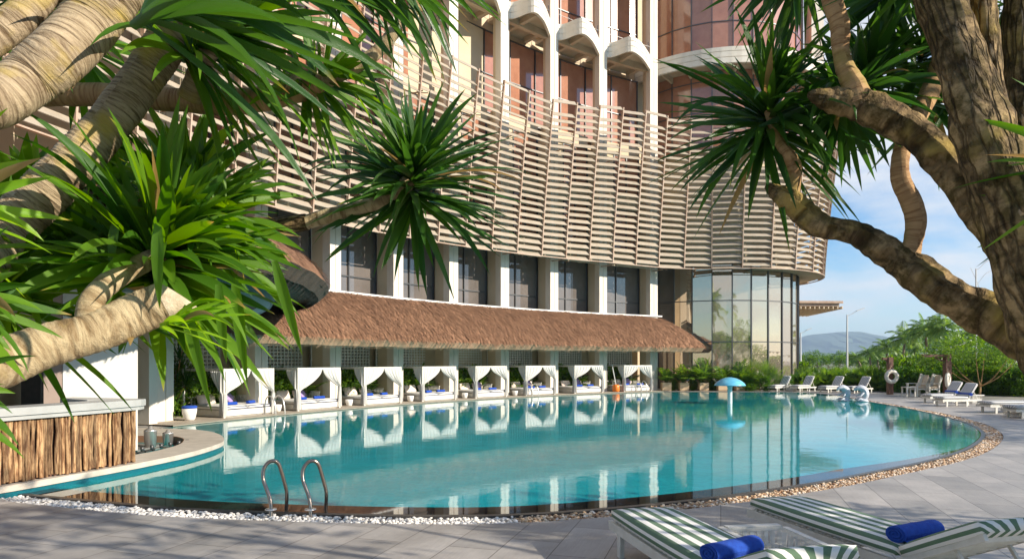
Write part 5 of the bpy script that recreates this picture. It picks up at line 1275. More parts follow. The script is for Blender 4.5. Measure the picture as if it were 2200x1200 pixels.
for i, (px, lab) in enumerate(((598, 'steel ladder between the first and second daybeds'), (1148, 'steel ladder in front of the sixth daybed'), (1382, 'steel ladder in front of the last daybed'))):
    o = lad0 if i == 0 else dup(lad0); th = th_px(px, 48.6); inw, lf = frame_at(th); o.location = arc(th, 48.62, .03); o.rotation_euler = (0, 0, math.atan2(inw.y, inw.x)); o['label'] = lab; o['group'] = 'far pool ladders'
# submerged stool seats by the bar
ss_ = thing('pool_stool', (-7.0, 13.6, -.2), 'round white stool seat just under the water by the bar', 'stool')
for (x, y) in ((0, 0),):
    mb = MB(); mb.lathe([(0, .08), (.30, .08), (.33, .04), (.30, 0), (.08, -.05), (.07, -.94), (0, -.94)], (x, y, 0), 24); part(mb, 'seat', M_white, ss_)
# ================================================================== planting at the right and far ground
M_box = M_plant_box
for i, px in enumerate((1431, 1468.5, 1510.5, 1550.5, 1588)):
    p = V(((px - CX) / FPX * 50.3, 50.3, .02)); w = .66; nm = ['first', 'second', 'third', 'fourth', 'fifth'][i]
    r = thing('planter_box', p, 'square sandstone planter, %s from the column' % nm, 'planter', 'sandstone planters')
    mb = MB(); mb.box((0, 0, .03), (w - .06, w - .06, .06)); mb.box((0, 0, .33), (w, w, .54)); part(mb, 'box', M_box, r); mb = MB(); mb.box((0, 0, .603), (w - .08, w - .08, .01)); part(mb, 'soil', M_black, r)
    plant('areca', p + V((0, 0, .60)), 'feathery palm in the %s sandstone planter' % nm, 'palm', 'palms in the planters', [1.05, 1.15, 1.45, 1.15, 1.3][i], seed=i)
for i, px in enumerate((1449, 1489, 1530, 1570)):
    plant('bush', V(((px - CX) / FPX * 50.8, 50.8, .0)), 'low rounded shrub between planters %s and %s' % (['one', 'two', 'three', 'four'][i], ['two', 'three', 'four', 'five'][i]), 'shrub', 'low shrubs between the planters', .5, seed=i)
hp = [(1600, 50.3, 'deep', .8), (1628, 50.9, 'fanL', 1.12), (1652, 50.6, 'fanL', .8), (1606, 50.8, 'fanL', .75), (1617, 50.0, 'bush', .7), (1643, 49.9, 'deep', .65)]
hn = 0
ADJ = ['tall', 'bright', 'bushy', 'spreading', 'dense', 'slender', 'ragged', 'low']
def gen_lab(kind, px):
    ref = [(1560, 'left of the large fan palm'), (1640, 'by the leftmost lifebuoy'), (1700, 'behind the leftmost far lounger'), (1740, 'behind the second far lounger'), (1800, 'behind the third far lounger'), (1860, 'behind the fourth far lounger'), (1905, 'left of the reddish post'), (1960, 'between the reddish post and the armchairs'), (2030, 'behind the armchairs'), (2090, 'behind the blue towelled loungers'), (2300, 'at the right edge')]
    return next(t for lim, t in ref if px <= lim)
cnt_l = {}
def hedge(px, d, kind, s, zs=1.0):
    global hn; where = gen_lab(kind, px); k = (kind, where); cnt_l[k] = cnt_l.get(k, 0) + 1; n = cnt_l[k]
    nm = {'fan': 'fan palm', 'fanL': 'large fan palm', 'areca': 'arching feather palm', 'bush': 'bright green shrub', 'deep': 'dark green shrub', 'fern': 'fern'}[kind]
    pos = ['', 'second ', 'third ', 'fourth ', 'fifth ', 'sixth ', 'seventh ', 'eighth ', 'ninth ', 'tenth ', 'eleventh ', 'twelfth ', 'thirteenth ', 'fourteenth ', 'fifteenth ', 'sixteenth ', 'seventeenth ', 'eighteenth '][min(17, n - 1)]
    plant(kind, V(((px - CX) / FPX * d, d, 0)), ('%s%s %s' % (pos, nm, where)).strip() + ' in the hedge', 'palm' if 'palm' in nm else 'shrub', 'hedge planting beyond the deck', (s, s, s * zs), seed=hn); hn += 1
for a in hp: hedge(*a)
rg = random.Random(21)
for px in range(1680, 1925, 13): hedge(px + rg.uniform(-4, 4), (51.7 if px < 1700 else 52.6) + rg.uniform(-.3, .5) - max(0, px - 1800) * .03, 'deep', (.5 if px < 1700 else .66) + rg.uniform(-.1, .15))
for px in range(1712, 1925, 15): hedge(px + rg.uniform(-5, 5), (51.6 if px < 1712 else 53.6) + rg.uniform(-.4, .6) - max(0, px - 1800) * .03, 'fan', 1.25 + rg.uniform(-.15, .25))
for px in range(1728, 1925, 19): hedge(px + rg.uniform(-4, 4), 51.9 + rg.uniform(-.2, .4) - max(0, px - 1800) * .028, 'fan', 1.05 + rg.uniform(-.1, .2))
for px in range(1725, 1925, 21): hedge(px + rg.uniform(-5, 5), 55.5 + rg.uniform(-.4, .6), rg.choice(['areca', 'fan', 'fan', 'bush']), 1.25 + rg.uniform(-.1, .25))
for px in range(1925, 2220, 15): hedge(px + rg.uniform(-5, 5), 48.2 + rg.uniform(-.5, .8) - (px - 1925) * .020, 'deep' if rg.random() < .5 else 'bush', 1.0 + rg.uniform(-.1, .15))
for px in range(1930, 2230, 15): hedge(px + rg.uniform(-5, 5), 50.5 + rg.uniform(-.8, .8) - (px - 1925) * .018, rg.choice(['bush', 'bush', 'areca']), 1.30 + rg.uniform(-.1, .2), 1.05)
for px in range(1940, 2240, 24): hedge(px + rg.uniform(-5, 5), 53 + rg.uniform(-.8, .8), rg.choice(['bush', 'fan', 'areca']), 1.5 + rg.uniform(-.1, .3))
# spreading frangipani-like tree at the right
def cluster_tree(name, loc, h, rx, rz, n, lf, mt, bark, label, cat='tree', seed=0, group=None, trunk_r=.12, lobes=26, base=.35):
    r = thing(name, loc, label, cat, group); rg = random.Random(seed); cl = []
    for k in range(lobes):
        a = k * 2.4 + rg.uniform(-.5, .5); q = math.sqrt((k + .5) / lobes); cl.append((V((math.cos(a) * q * rx, math.sin(a) * q * rx, h - rz * q * q * rg.uniform(.6, 1.3) - rg.uniform(0, rz * .6))), rx * rg.uniform(.16, .30)))
    mb = MB()
    for _ in range(n):
        c, s = rg.choice(cl); g = V((rg.gauss(0, 1), rg.gauss(0, 1), rg.gauss(0, .6))); g.normalize(); p = c + g * s * rg.uniform(.35, 1.05)
        mb.petal(p, (g + V((0, 0, rg.uniform(-.4, .5)))), V((rg.uniform(-1, 1), rg.uniform(-1, 1), 1.2)), lf * rg.uniform(.6, 1.3), lf * .36, 0, .1)
    part(mb, 'crown', mt, r)
    mb = MB(); fk = V((rg.uniform(-.1, .1), 0, h * base)); mb.tube([(0, 0, 0), fk * .5, fk], [trunk_r, trunk_r * .85, trunk_r * .7], 8)
    for c, s in cl[::7]: mb.tube(smooth_pts([fk * .9, fk.lerp(c, .45) + V((0, 0, -.10 * h)), c], 4), lerp_list([trunk_r * .6, trunk_r * .35, trunk_r * .1], 9), 5, cap=False)
    part(mb, 'trunk', bark, r); return r
cluster_tree('spreading_tree', V(((2105 - CX) / FPX * 41, 41, 0)), 3.45, 3.1, .9, 6500, .20, M_lf_bush, M_bark4, 'spreading bright green tree behind the loungers at the right', seed=5, trunk_r=.07, lobes=40, base=.22)
cluster_tree('spreading_tree', V(((2220 - CX) / FPX * 44, 44, 0)), 3.6, 3.2, .9, 3800, .20, M_lf_bush, M_bark4, 'spreading tree at the right edge under the dark limb', seed=6, trunk_r=.07, lobes=34, base=.22)
# coconut palms
def coconut(loc, h, label, seed, s=1.0):
    r = thing('coconut_palm', loc, label, 'palm tree', 'coconut palms beyond the hedge'); rg = random.Random(seed)
    top = V((rg.uniform(-.8, .8), rg.uniform(-.5, .5), h)); mb = MB(); mb.tube(smooth_pts([(0, 0, 0), (top.x * .2, 0, h * .5), top], 4), lerp_list([.24, .16, .13], 9), 8); part(mb, 'trunk', M_trunk, r)
    mb = MB()
    for k in range(28):
        a = k * 2.4 + rg.uniform(-.25, .25); e = 1.5 - k / 28 * 1.75; d = V((math.cos(a) * math.cos(e) + .12, math.sin(a) * math.cos(e), math.sin(e)))
        pinnate(mb, top, d, 2.9 * s * rg.uniform(.8, 1.15), .85 * s, 30, 2.3, .085, 9, rg=rg, vee=.05)
    part(mb, 'crown', M_lf_coco, r); return r
cc = [(1938, 88, 708), (1992, 80, 697), (2045, 74, 690), (1905, 100, 728), (1872, 110, 740), (2080, 78, 708), (2120, 82, 706), (2160, 76, 690), (1962, 110, 728), (2015, 104, 722), (2066, 100, 726), (1850, 125, 748), (1888, 130, 744), (1928, 125, 738)]
pal0 = []
for i, (px, d, ytop) in enumerate(cc):
    p = V(((px - CX) / FPX * d, d, -.05)); h = EYE + (HY - (ytop + 20)) / FPX * d
    lab = ['coconut palm above the middle lifebuoy', 'tall coconut palm right of the middle lifebuoy', 'tallest coconut palm above the armchairs', 'low coconut palm left of the middle lifebuoy', 'small distant coconut palm over the far loungers', 'coconut palm behind the rightmost lamp post', 'coconut palm right of the rightmost lamp post', 'coconut palm at the right edge behind the dark limb', 'distant palm between the first two tall palms', 'distant palm left of the tallest palm', 'distant palm below the tallest palm', 'leftmost distant palm right of the tall lamp', 'distant palm under the mountain end', 'distant palm behind the string lights'][i]
    if i < 3: o = coconut(p, 6.2, lab, i); pal0.append(o)
    else: o = dup(pal0[i % 3], label=lab)
    o.location = p; k = (h + .05) / 6.2; o.scale = (max(1, k * .8), max(1, k * .8), k); o.rotation_euler = (0, 0, i * 1.3)
# tree line
tl = [(1712, 170, 764), (1735, 180, 758), (1757, 170, 756), (1780, 185, 760), (1802, 170, 757), (1822, 180, 758), (1845, 170, 762), (1868, 170, 763), (1892, 165, 762), (1918, 165, 762), (1945, 160, 760), (1975, 160, 758), (2005, 150, 757), (2040, 150, 757), (2075, 140, 757), (2110, 130, 757), (2145, 120, 757), (2185, 110, 755)]
t0 = [cluster_tree('broadleaf_tree', V((0, 0, 0)), 5.0, 3.4, 2.4, 2400, .50, M_lf_bush, M_trunk, '', seed=30 + i, lobes=22, trunk_r=.2, base=.2, group='tree line beyond the road') for i in range(2)]
names_t = ['leftmost', 'second', 'third', 'fourth', 'fifth', 'sixth', 'seventh', 'eighth', 'ninth', 'tenth', 'eleventh', 'twelfth', 'thirteenth', 'fourteenth', 'fifteenth', 'sixteenth', 'seventeenth', 'rightmost']
for i, (px, d, ytop) in enumerate(tl):
    o = t0[i] if i < 2 else dup(t0[i % 2]); h = EYE + (HY - ytop) / FPX * d; k = h / 5.0
    o.location = V(((px - CX) / FPX * d, d, -.05)); o.scale = (k * .95, k * .95, k); o.rotation_euler = (0, 0, i * 1.7); o['label'] = '%s broad tree from the glass corner in the distant tree line' % names_t[i]
# palms and trees behind the camera, seen only mirrored in the glass corner
for i, (x, y, h) in enumerate(((28, -34, 12.5), (19, -40, 13.5), (38, -30, 11.5), (9, -42, 13), (48, -34, 13), (-2, -40, 12), (58, -26, 12), (-14, -44, 13), (-26, -40, 12), (68, -20, 12))):
    o = dup(pal0[i % 3], label='coconut palm mirrored in the glass corner, %s' % names_t[i], group='palms mirrored in the glass corner'); o.location = (x, y, -.05); o.scale = (1.3, 1.3, h / 6.2); o.rotation_euler = (0, 0, i)
for i in range(11):
    o = dup(t0[i % 2], label='bushy tree mirrored low in the glass corner, %s' % names_t[i], group='trees mirrored in the glass corner'); o.location = (-28 + i * 9, -36 - (i % 3) * 3 + max(0, i - 6) * 3, -.05); o.scale = (1.4, 1.3, 1.5); o.rotation_euler = (0, 0, i * 2.1)
# mountain
def ridge(name, pts, d, col, label):
    b_ = MB(); P = smooth_pts([at(x, y, d) for x, y in pts], 6); vs = []; n = len(P); rows = 8; rg = random.Random(4)
    for i, p in enumerate(P):
        for j in range(rows + 1):
            v = j / rows; vs.append(V((p.x + (rg.uniform(-30, 30) if 0 < j < rows else 0), p.y - (1 - v) * d * .22 + (rg.uniform(-60, 60) if 0 < j < rows else 0), max(-5, (p.z + 5) * (v ** 1.15) * (1 + (rg.uniform(-.05, .05) if 0 < j < rows else 0)) - 5))))
    o0 = len(vs)
    for p in P: vs.append(V((p.x, p.y + d * .25, -5)))
    fs = [(i * (rows + 1) + j, (i + 1) * (rows + 1) + j, (i + 1) * (rows + 1) + j + 1, i * (rows + 1) + j + 1) for i in range(n - 1) for j in range(rows)] + [(i * (rows + 1) + rows, (i + 1) * (rows + 1) + rows, o0 + i + 1, o0 + i) for i in range(n - 1)]
    b_.add(vs, fs, None, 0, True); o = b_.build(name, col); tag(o, kind='structure'); return o
M_hill = mat('forested_hill', (.035, .07, .045), .95, (.06, .10, .05), .004, detail=8)
ridge('hills', [(1560, 770), (1640, 752), (1690, 737), (1730, 721), (1780, 715), (1810, 712.5), (1850, 712.5), (1885, 720), (1920, 727), (1960, 722), (2000, 731), (2060, 748), (2150, 768)], 5200, M_hill, '')
# street lamps
def lamp(px, ytop, d, label, arm=1.0, double=False):
    p = V(((px - CX) / FPX * d, d, -.05)); h = EYE + (HY - ytop) / FPX * d + .05; r = thing('street_lamp', p, label, 'street lamp', 'street lamps beyond the hedge')
    k = d / 60; mb = MB(); mb.tube([(0, 0, 0), (0, 0, h)], [.10 * k, .06 * k], 8); part(mb, 'post', M_lampgrey, r)
    mb = MB(); s_ = 1 if not double else 1
    mb.tube(smooth_pts([(0, 0, h - .1), (.5 * arm, 0, h + .05), (1.3 * arm, 0, h + .55)], 4), .025 * k, 5); 
    if double: mb.tube(smooth_pts([(0, 0, h - 1.6), (.5, 0, h - .9), (1.1, 0, h - .3), (2.6, 0, h + .1)], 4), .02, 5); mb.tube(smooth_pts([(-.5, 0, h + .1), (.1, 0, h - 1.2), (.3, 0, h - 1.8)], 4), .02, 5)
    part(mb, 'arm', M_lampgrey, r)
    mb = MB(); mb.bar((1.3 * arm, 0, h + .55), (2.4 * arm, 0, h + .95), .16 * k, .06 * k); part(mb, 'lamp_head', M_lampgrey, r)
lamp(1820, 676, 95, 'tall single arm street lamp right of the glass corner', 1.0)
lamp(1720, 714, 150, 'distant small street lamp close to the glass corner', 1.0)
lamp(2097, 577, 62, 'tall street lamp behind the dark limb at the right', .6, True)
# white car-like roof and low building seen through the leaves at the far right
bl = thing('white_kiosk', V(((2178 - CX) / FPX * 56, 56, 0)), 'small white roofed kiosk seen through the leaves at the right edge', 'kiosk')
mb = MB(); mb.box((0, 0, .85), (2.6, 2.4, 1.7)); part(mb, 'wall', M_white, bl); mb = MB(); mb.lathe([(0, 2.3), (.8, 2.15), (1.6, 1.75), (1.7, 1.7), (0, 1.72)], n=20); part(mb, 'roof', M_white, bl)
# strollers on the pavement beyond the hedge
# ================================================================== dragon-tree like trees framing the picture
def limb(spec, name, mt, parent, seed=0, rough=.05, n=14, world_tail=None, cap=True, sub_=7, ringw=0.0, ringa=.02):
    pts = [at(x, y, d) for x, y, d, r in spec]; rr = [r * d / FPX for x, y, d, r in spec]
    if world_tail:
        for p, r in world_tail: pts.append(V(p)); rr.append(r)
    P = smooth_pts(pts, sub_); R2 = []
    for i in range(len(P)): t_ = i / (len(P) - 1) * (len(rr) - 1); k = min(int(t_), len(rr) - 2); f = t_ - k; R2.append(rr[k] * (1 - f) + rr[k + 1] * f)
    # refine along the length
    P2 = []; R3 = []
    for i in range(len(P) - 1):
        m_ = max(1, int((P[i + 1] - P[i]).length / (.03 if not ringw else ringw / 3.6)))
        for q in range(m_): P2.append(P[i].lerp(P[i + 1], q / m_)); R3.append(R2[i] * (1 - q / m_) + R2[i + 1] * q / m_)
    P2.append(P[-1]); R3.append(R2[-1])
    rgg = random.Random(seed); R3 = [r * (1 + rough * .35 * math.sin(i * 1.9) + rgg.uniform(-.5, .5) * rough * .6) for i, r in enumerate(R3)] if not ringw else [r * (1 + ringa * (1 if (i % 4) in (0, 1) else -1) * rgg.uniform(.2, 1) + .012 * math.sin(i * .11)) for i, r in enumerate(R3)]
    mb = MB(); mb.tube(P2, R3, n, rough=rough, seed=seed); return wpart(mb, name, mt, parent)
def rosette(parent, px, py, d, axis, n=80, L_=.55, w=.045, e0=8, e1=115, droop=.55, mt=None, seed=0, wob=.12, grav=0.0, name='leaf_rosette', c=None, bias=None, wp=.40):
    rg = random.Random(seed); c = at(px, py, d) if c is None else V(c); ax = V(axis).normalized(); u = ax.cross(V((0, 1, .1))).normalized(); v = ax.cross(u); mb = MB()
    for k in range(n):
        t_ = (k + .5) / n; e = R_(e0 + (e1 - e0) * t_ ** .8) + rg.gauss(0, .13); a = k * 2.39996 + rg.uniform(-.4, .4)
        dr = ax * math.cos(e) + (u * math.cos(a) + v * math.sin(a)) * math.sin(e); dr.z -= grav
        if bias is not None: dr = dr + V(bias)
        ll = L_ * rg.uniform(.66, 1.12) * (0.62 + .38 * min(1, t_ * 3.0))
        mb.leaf(c - ax * (.17 * t_ * L_ / .55) + V((rg.uniform(-.012, .012), rg.uniform(-.012, .012), rg.uniform(-.012, .012))), dr, ax + V((0, 0, .2)), ll, w * rg.uniform(.8, 1.2), droop * rg.uniform(.2, 1.9) * (1.0 if rg.random() < .88 else 2.6), .22, 9, 0, rg.uniform(-.9, .9), wp)
    return wpart(mb, name, mt or M_lf_drac, parent)
tl_ = thing('dracaena_tree', (-3.6, 2.4, 0), 'large dracaena tree with ringed pale limbs framing the left side', 'tree')
T1 = [(320, -110, 3.0, 54), (250, -25, 2.95, 56), (190, 52, 2.9, 57), (120, 124, 2.75, 57), (60, 172, 2.7, 54), (0, 214, 2.6, 53), (-110, 285, 2.5, 58)]
limb(T1, 'trunk', M_bark, tl_, 1, .02, 24, ringw=.018, ringa=.014, world_tail=[((-2.6, 2.4, 2.2), .15), ((-3.4, 2.4, 1.0), .2), ((-3.6, 2.4, 0), .26)])
limb([(455, -70, 3.45, 50), (400, 25, 3.35, 44), (325, 140, 3.3, 41), (235, 265, 3.2, 43), (125, 385, 3.1, 47), (0, 505, 3.0, 52), (-120, 620, 2.8, 58)], 'limb', M_bark, tl_, 2, .02, 24, ringw=.016, ringa=.016, world_tail=[((-3.1, 2.5, 1.8), .16)])
t3 = limb([(356, 649, 2.85, 43), (340, 654, 2.84, 44), (285, 678, 2.8, 45), (200, 714, 2.7, 44), (100, 742, 2.6, 46), (0, 782, 2.5, 52), (-130, 850, 2.4, 62)], 'limb', M_bark2, tl_, 3, .02, 24, ringw=.024, ringa=.016, world_tail=[((-3.2, 2.4, 1.2), .17)])
# sawn face of the stump
mb = MB(); c = at(356, 649, 2.85); ax = (at(376, 640, 2.86) - at(300, 672, 2.8)).normalized(); u = ax.cross(V((0, 0, 1))).normalized(); v = ax.cross(u)
SGN = 1 if v.z < 0 else -1
ringp = lambda r, o, n=20, sk=.55: [c + ax * (o + sk * r * math.sin(6.2832 * i / n) * SGN) + u * r * math.cos(6.2832 * i / n) + v * r * math.sin(6.2832 * i / n) for i in range(n)]
vs = ringp(.083, -.015, sk=0) + ringp(.087, .055) + ringp(.074, .060) + ringp(.068, .044) + ringp(.02, .030)
mb.add(vs, [(q * 20 + i, q * 20 + (i + 1) % 20, (q + 1) * 20 + (i + 1) % 20, (q + 1) * 20 + i) for q in range(4) for i in range(20)] + [tuple(80 + i for i in range(20))], None, 0, True)
wpart(mb, 'cut_face', mat('sawn_wood', (.60, .50, .36), .8, (.42, .33, .22), 20, .5, 60), tl_)
limb([(345, 545, 3.1, 17), (312, 562, 3.0, 21), (255, 592, 2.88, 24), (212, 628, 2.76, 24), (192, 662, 2.72, 25), (196, 708, 2.70, 30)], 'limb', M_bark2, tl_, 4, .03, 14)
limb([(700, 172, 3.6, 16), (650, 193, 3.6, 23), (570, 212, 3.6, 26), (480, 220, 3.6, 27), (350, 213, 3.6, 24), (200, 203, 3.6, 24), (60, 205, 3.6, 26), (-80, 240, 3.5, 32)], 'limb', M_bark4, tl_, 5, .05, 14)
limb([(878, 388, 4.2, 14), (868, 400, 4.2, 17), (830, 425, 4.2, 17), (765, 450, 4.2, 15), (700, 465, 4.2, 16), (655, 478, 4.2, 15)], 'limb', M_bark2, tl_, 6, .03, 14)
limb([(660, 477, 4.2, 18), (580, 486, 4.2, 19), (480, 478, 4.1, 21), (380, 455, 4.0, 22), (200, 430, 3.7, 26), (0, 470, 3.2, 30)], 'limb', M_bark3, tl_, 7, .06, 12)
limb([(472, 80, 3.3, 15), (450, 112, 3.3, 19), (425, 160, 3.4, 22), (405, 212, 3.45, 24)], 'limb', M_bark, tl_, 8, .05, 12)
limb([(248, 392, 3.9, 18), (200, 445, 3.9, 23), (165, 505, 3.9, 23), (120, 600, 3.9, 26)], 'limb', M_bark2, tl_, 9, .04, 12)
limb([(110, -40, 2.9, 34), (40, 40, 2.8, 34), (-60, 110, 2.7, 38)], 'limb', M_bark, tl_, 10, .04, 14)
limb([(990, -60, 3.6, 13), (880, 30, 3.6, 13), (800, 120, 3.6, 14), (690, 178, 3.6, 18)], 'limb', M_bark2, tl_, 11, .04, 12)
A_ = (.30, -.55, .75)
rosette(tl_, 886, 368, 4.2, (.10, -.62, .72), 165, .70, .050, 6, 114, .42, M_lf_dark, 1)
rosette(tl_, 350, 530, 3.15, (.55, -.35, .75), 150, .72, .062, 8, 102, .62, M_lf_drac, 2, wp=.5, bias=(.14, 0, .05))
rosette(tl_, 470, 70, 3.25, (.75, -.25, .35), 80, .80, .052, 8, 100, .9, M_lf_drac, 3, bias=(.35, 0, -.15))
rosette(tl_, 430, 0, 2.15, (.85, -.1, .25), 28, .80, .050, 5, 70, .75, M_lf_dark, 4, bias=(.5, .1, 0))
rosette(tl_, 690, -135, 2.7, (.8, .1, -.05), 52, .80, .052, 5, 60, .75, M_lf_dark, 5, bias=(.45, .2, -.1))
rosette(tl_, 860, -110, 3.1, (.6, -.1, -.2), 70, .66, .050, 5, 90, .75, M_lf_dark, 6, bias=(.35, 0, -.15))
rosette(tl_, 705, 165, 3.6, (.7, -.3, .3), 60, .52, .042, 10, 110, .8, M_lf_drac, 7, bias=(.2, 0, -.2))
rosette(tl_, 405, 420, 3.7, (.25, -.35, .9), 74, .62, .066, 5, 80, .35, M_lf_drac, 8, wp=.5)
rosette(tl_, 190, 545, 3.5, (.2, -.4, .8), 96, .56, .066, 15, 98, .5, M_lf_drac, 9, wp=.5)
rosette(tl_, 60, 440, 3.6, (.1, -.3, .8), 80, .56, .068, 10, 120, .6, M_lf_drac, 10, wp=.5)
rosette(tl_, 20, 600, 3.1, (.5, -.3, .6), 66, .66, .048, 10, 95, .6, M_lf_drac, 11)
rosette(tl_, 250, 400, 4.0, (.1, -.3, .8), 64, .50, .066, 10, 110, .5, M_lf_drac, 12, wp=.5)
rosette(tl_, 160, 60, 3.7, (.1, -.3, .3), 50, .55, .050, 20, 130, .9, M_lf_drac, 13)
rosette(tl_, 20, -60, 3.4, (.1, -.3, .3), 40, .55, .050, 20, 130, .9, M_lf_drac, 14)
rosette(tl_, -110, 450, 2.2, (.9, .1, .2), 13, .42, .042, 5, 60, .5, M_lf_lime, 15)
rosette(tl_, -150, 850, 1.9, (.9, .1, .2), 20, .36, .036, 5, 60, 1.0, M_lf_drac, 16)
rosette(tl_, -90, 650, 2.1, (.9, .1, .1), 22, .34, .040, 5, 70, .8, M_lf_drac, 17)
rosette(tl_, 388, 688, 2.75, (.93, -.1, .28), 16, .30, .026, 3, 34, .45, M_lf_lime, 18)
rosette(tl_, 285, 705, 2.9, (.3, -.1, -.8), 7, .24, .034, 30, 60, .4, M_lf_drac, 19)
rosette(tl_, 440, 470, 3.5, (.6, -.3, .5), 84, .60, .060, 10, 95, .65, M_lf_drac, 23, wp=.5, bias=(.1, 0, .0))
# a few single leaves hanging straight down in front of the stump
for (x, y, d, L2, w_, dx) in ((340, 480, 2.7, .34, .055, .02), (395, 640, 2.9, .50, .055, .25), (505, 600, 3.1, .48, .06, .12), (590, 560, 3.1, .45, .055, .3), (470, 610, 2.9, .34, .05, .1), (250, 470, 3.0, .25, .05, -.1)):
    mb = MB(); mb.leaf(at(x, y, d), (dx, 0, -1), (0, -1, 0), L2, w_, .1, .18, 9, 0, .3, .35); wpart(mb, 'hanging_leaf', M_lf_drac, tl_)

tr_ = thing('dracaena_tree', (2.6, 2.6, 0), 'gnarled dracaena tree with dark rough limbs framing the right side', 'tree')
tail = [((2.25, 2.45, 1.9), .14), ((2.5, 2.5, .9), .19), ((2.6, 2.6, 0), .26)]
limb([(1990, -110, 2.55, 44), (2022, 0, 2.55, 46), (2060, 120, 2.5, 48), (2108, 270, 2.45, 56), (2160, 430, 2.4, 62), (2230, 620, 2.35, 70), (2310, 800, 2.35, 80)], 'trunk', M_bark3, tr_, 21, .09, 20, tail)
limb([(2110, -100, 2.6, 30), (2112, 20, 2.6, 28), (2118, 150, 2.6, 30), (2138, 300, 2.55, 32), (2176, 450, 2.5, 40), (2240, 600, 2.45, 55)], 'limb', M_bark3, tr_, 22, .09, 18)
limb([(2192, -60, 2.9, 30), (2186, 120, 2.9, 27), (2194, 300, 2.85, 28), (2215, 480, 2.7, 34), (2260, 640, 2.6, 40)], 'limb', M_bark3, tr_, 23, .09, 14)
limb([(1736, 203, 2.92, 5), (1752, 207, 2.92, 15), (1790, 216, 2.92, 25), (1845, 225, 2.9, 34), (1925, 262, 2.86, 35), (1995, 308, 2.8, 36), (2070, 392, 2.72, 38), (2150, 500, 2.6, 42), (2225, 615, 2.5, 50), (2320, 790, 2.4, 70)], 'limb', M_bark3, tr_, 24, .10, 18)
limb([(1646, 398, 3.22, 5), (1662, 408, 3.22, 14), (1690, 425, 3.2, 24), (1725, 455, 3.2, 27), (1765, 486, 3.15, 24), (1830, 500, 3.1, 25), (1885, 528, 3.05, 31), (1950, 572, 3.0, 38), (2030, 628, 2.9, 38), (2110, 668, 2.85, 44), (2200, 722, 2.75, 54), (2330, 800, 2.6, 70)], 'limb', M_bark3, tr_, 25, .10, 18, [((2.5, 2.6, 1.2), .16)])
limb([(2015, 135, 3.2, 16), (2003, 185, 3.2, 20), (1978, 238, 3.12, 19), (1948, 298, 3.05, 18), (1934, 345, 3.0, 18), (1936, 388, 3.0, 19), (1957, 432, 3.0, 22), (1968, 475, 3.0, 21), (1960, 522, 3.0, 18), (1948, 565, 3.0, 25)], 'limb', M_bark4, tr_, 26, .04, 16)
limb([(1772, -60, 2.9, 20), (1788, 5, 2.9, 20), (1804, 55, 2.9, 20), (1806, 108, 2.9, 17), (1816, 148, 2.9, 20), (1836, 188, 2.9, 25), (1845, 222, 2.9, 31)], 'limb', M_bark4, tr_, 27, .05, 16)
limb([(1652, 240, 3.3, 10), (1672, 300, 3.25, 11), (1692, 330, 3.2, 13), (1706, 355, 3.2, 15), (1706, 385, 3.2, 14), (1700, 415, 3.2, 17)], 'limb', M_bark4, tr_, 28, .04, 14)
rosette(tr_, 1652, 225, 3.3, (-.10, -.55, .75), 185, .58, .034, 6, 122, .60, M_lf_dark, 31)
rosette(tr_, 1700, -75, 3.2, (-.5, -.4, -.1), 90, .46, .030, 10, 110, .7, M_lf_dark, 32, bias=(-.25, 0, -.15))
rosette(tr_, 1868, 150, 3.3, (.05, -.4, .75), 120, .50, .036, 8, 120, .5, M_lf_dark, 33)
rosette(tr_, 1800, 230, 3.1, (-.3, -.3, -.2), 52, .40, .034, 20, 110, .9, M_lf_dark, 34)
rosette(tr_, 1990, 95, 3.4, (.0, -.4, .6), 90, .46, .036, 10, 120, .5, M_lf_dark, 35)
rosette(tr_, 1930, -40, 3.3, (-.1, -.4, .0), 90, .50, .036, 10, 125, .6, M_lf_dark, 36)
rosette(tr_, 2140, 90, 3.6, (.1, -.3, .3), 80, .50, .036, 10, 125, .6, M_lf_dark, 37)
rosette(tr_, 2010, 200, 3.7, (-.1, -.4, .3), 60, .42, .034, 15, 125, .6, M_lf_dark, 38)
rosette(tr_, 1985, -135, 2.55, (-.2, .1, .95), 60, .42, .034, 5, 80, .4, M_lf_dark, 42)
rosette(tr_, 2110, -120, 2.6, (.1, .2, .95), 60, .42, .034, 5, 80, .4, M_lf_dark, 43)
rosette(tr_, 2194, -85, 2.9, (.2, .1, .95), 60, .42, .034, 5, 80, .4, M_lf_dark, 44)
rosette(tl_, 325, -135, 3.0, (.1, .2, .95), 60, .50, .045, 5, 75, .4, M_lf_drac, 45)
rosette(tl_, 115, -70, 2.9, (.1, .2, .95), 50, .45, .045, 5, 75, .4, M_lf_drac, 46)
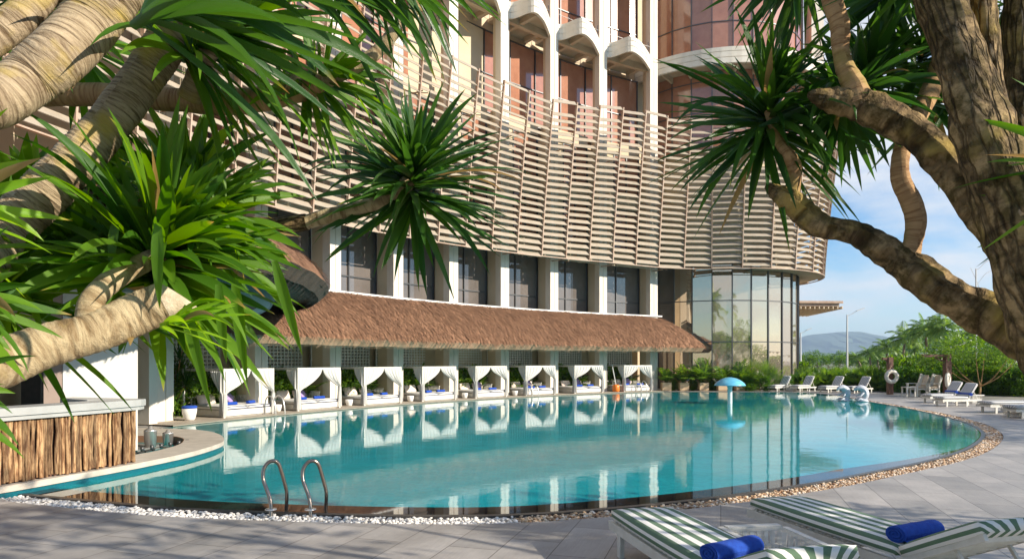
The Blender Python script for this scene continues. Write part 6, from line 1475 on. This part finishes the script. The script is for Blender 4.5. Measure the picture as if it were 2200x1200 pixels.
rosette(tr_, 2330, 350, 2.2, (-.9, .1, .25), 14, .42, .035, 5, 60, .3, M_lf_drac, 39)
rosette(tr_, 2330, 480, 2.3, (-.9, .1, -.1), 14, .40, .035, 5, 55, .5, M_lf_drac, 40)
rosette(tr_, 2220, 250, 3.4, (-.3, -.3, .3), 40, .42, .034, 15, 120, .6, M_lf_dark, 41)
for i, (x, y, z) in enumerate(((3.6, 3.0, 4.8),)):  # unseen rosette and limb above the frame, added to shade the right tree
    rosette(tr_, 0, 0, 0, (.1, -.1, .9), 40, .55, .045, 15, 125, .6, M_lf_dark, 60 + i, c=(x, y, z))
    mb = MB(); mb.tube(smooth_pts([(2.5, 2.5, 1.2), (2.9, 2.5, 2.8), (x, y, z)], 6), lerp_list([.16, .10, .05], 13), 10); wpart(mb, 'limb', M_bark3, tr_)
# trees standing to the right, outside the frame, that shade the deck and the bar
for i, (x, y, h, rx, rz, n, s) in enumerate(((7.4, 3.6, 8.2, 2.4, 1.4, 900, 51), (12.4, 4.3, 6.0, 2.3, 1.2, 2400, 52), (28.0, 17.5, 6.8, 5.0, 1.5, 5200, 53))):
    cluster_tree('shade_tree', V((x, y, 0)), h, rx, rz, n, .34, M_lf_bush, M_bark4, ['tall leafy tree right of the camera that dapples the bar', 'leafy tree right of the frame shading the near loungers', 'wide tree beyond the right edge shading the far deck', 'tallest tree right of the camera shading the left deck', 'small tree behind the camera at the pool'][i], seed=s, trunk_r=.18, lobes=30)
# ================================================================== haze
m = bpy.data.materials.new('haze_air'); m.use_nodes = True; t = m.node_tree; t.nodes.clear()
pvv = t.nodes.new('ShaderNodeVolumePrincipled'); pvv.inputs['Color'].default_value = (.60, .78, .98, 1); pvv.inputs['Density'].default_value = HAZE if 'HAZE' in globals() else 0.00016; pvv.inputs['Anisotropy'].default_value = 0.2
oo = t.nodes.new('ShaderNodeOutputMaterial'); t.links.new(pvv.outputs[0], oo.inputs['Volume'])
mb = MB(); mb.box((0, 3000, 170), (9600, 9600, 350)); o = mb.build('haze', m); tag(o, 'thin pale air between the pool and the hills', 'haze', kind='stuff')
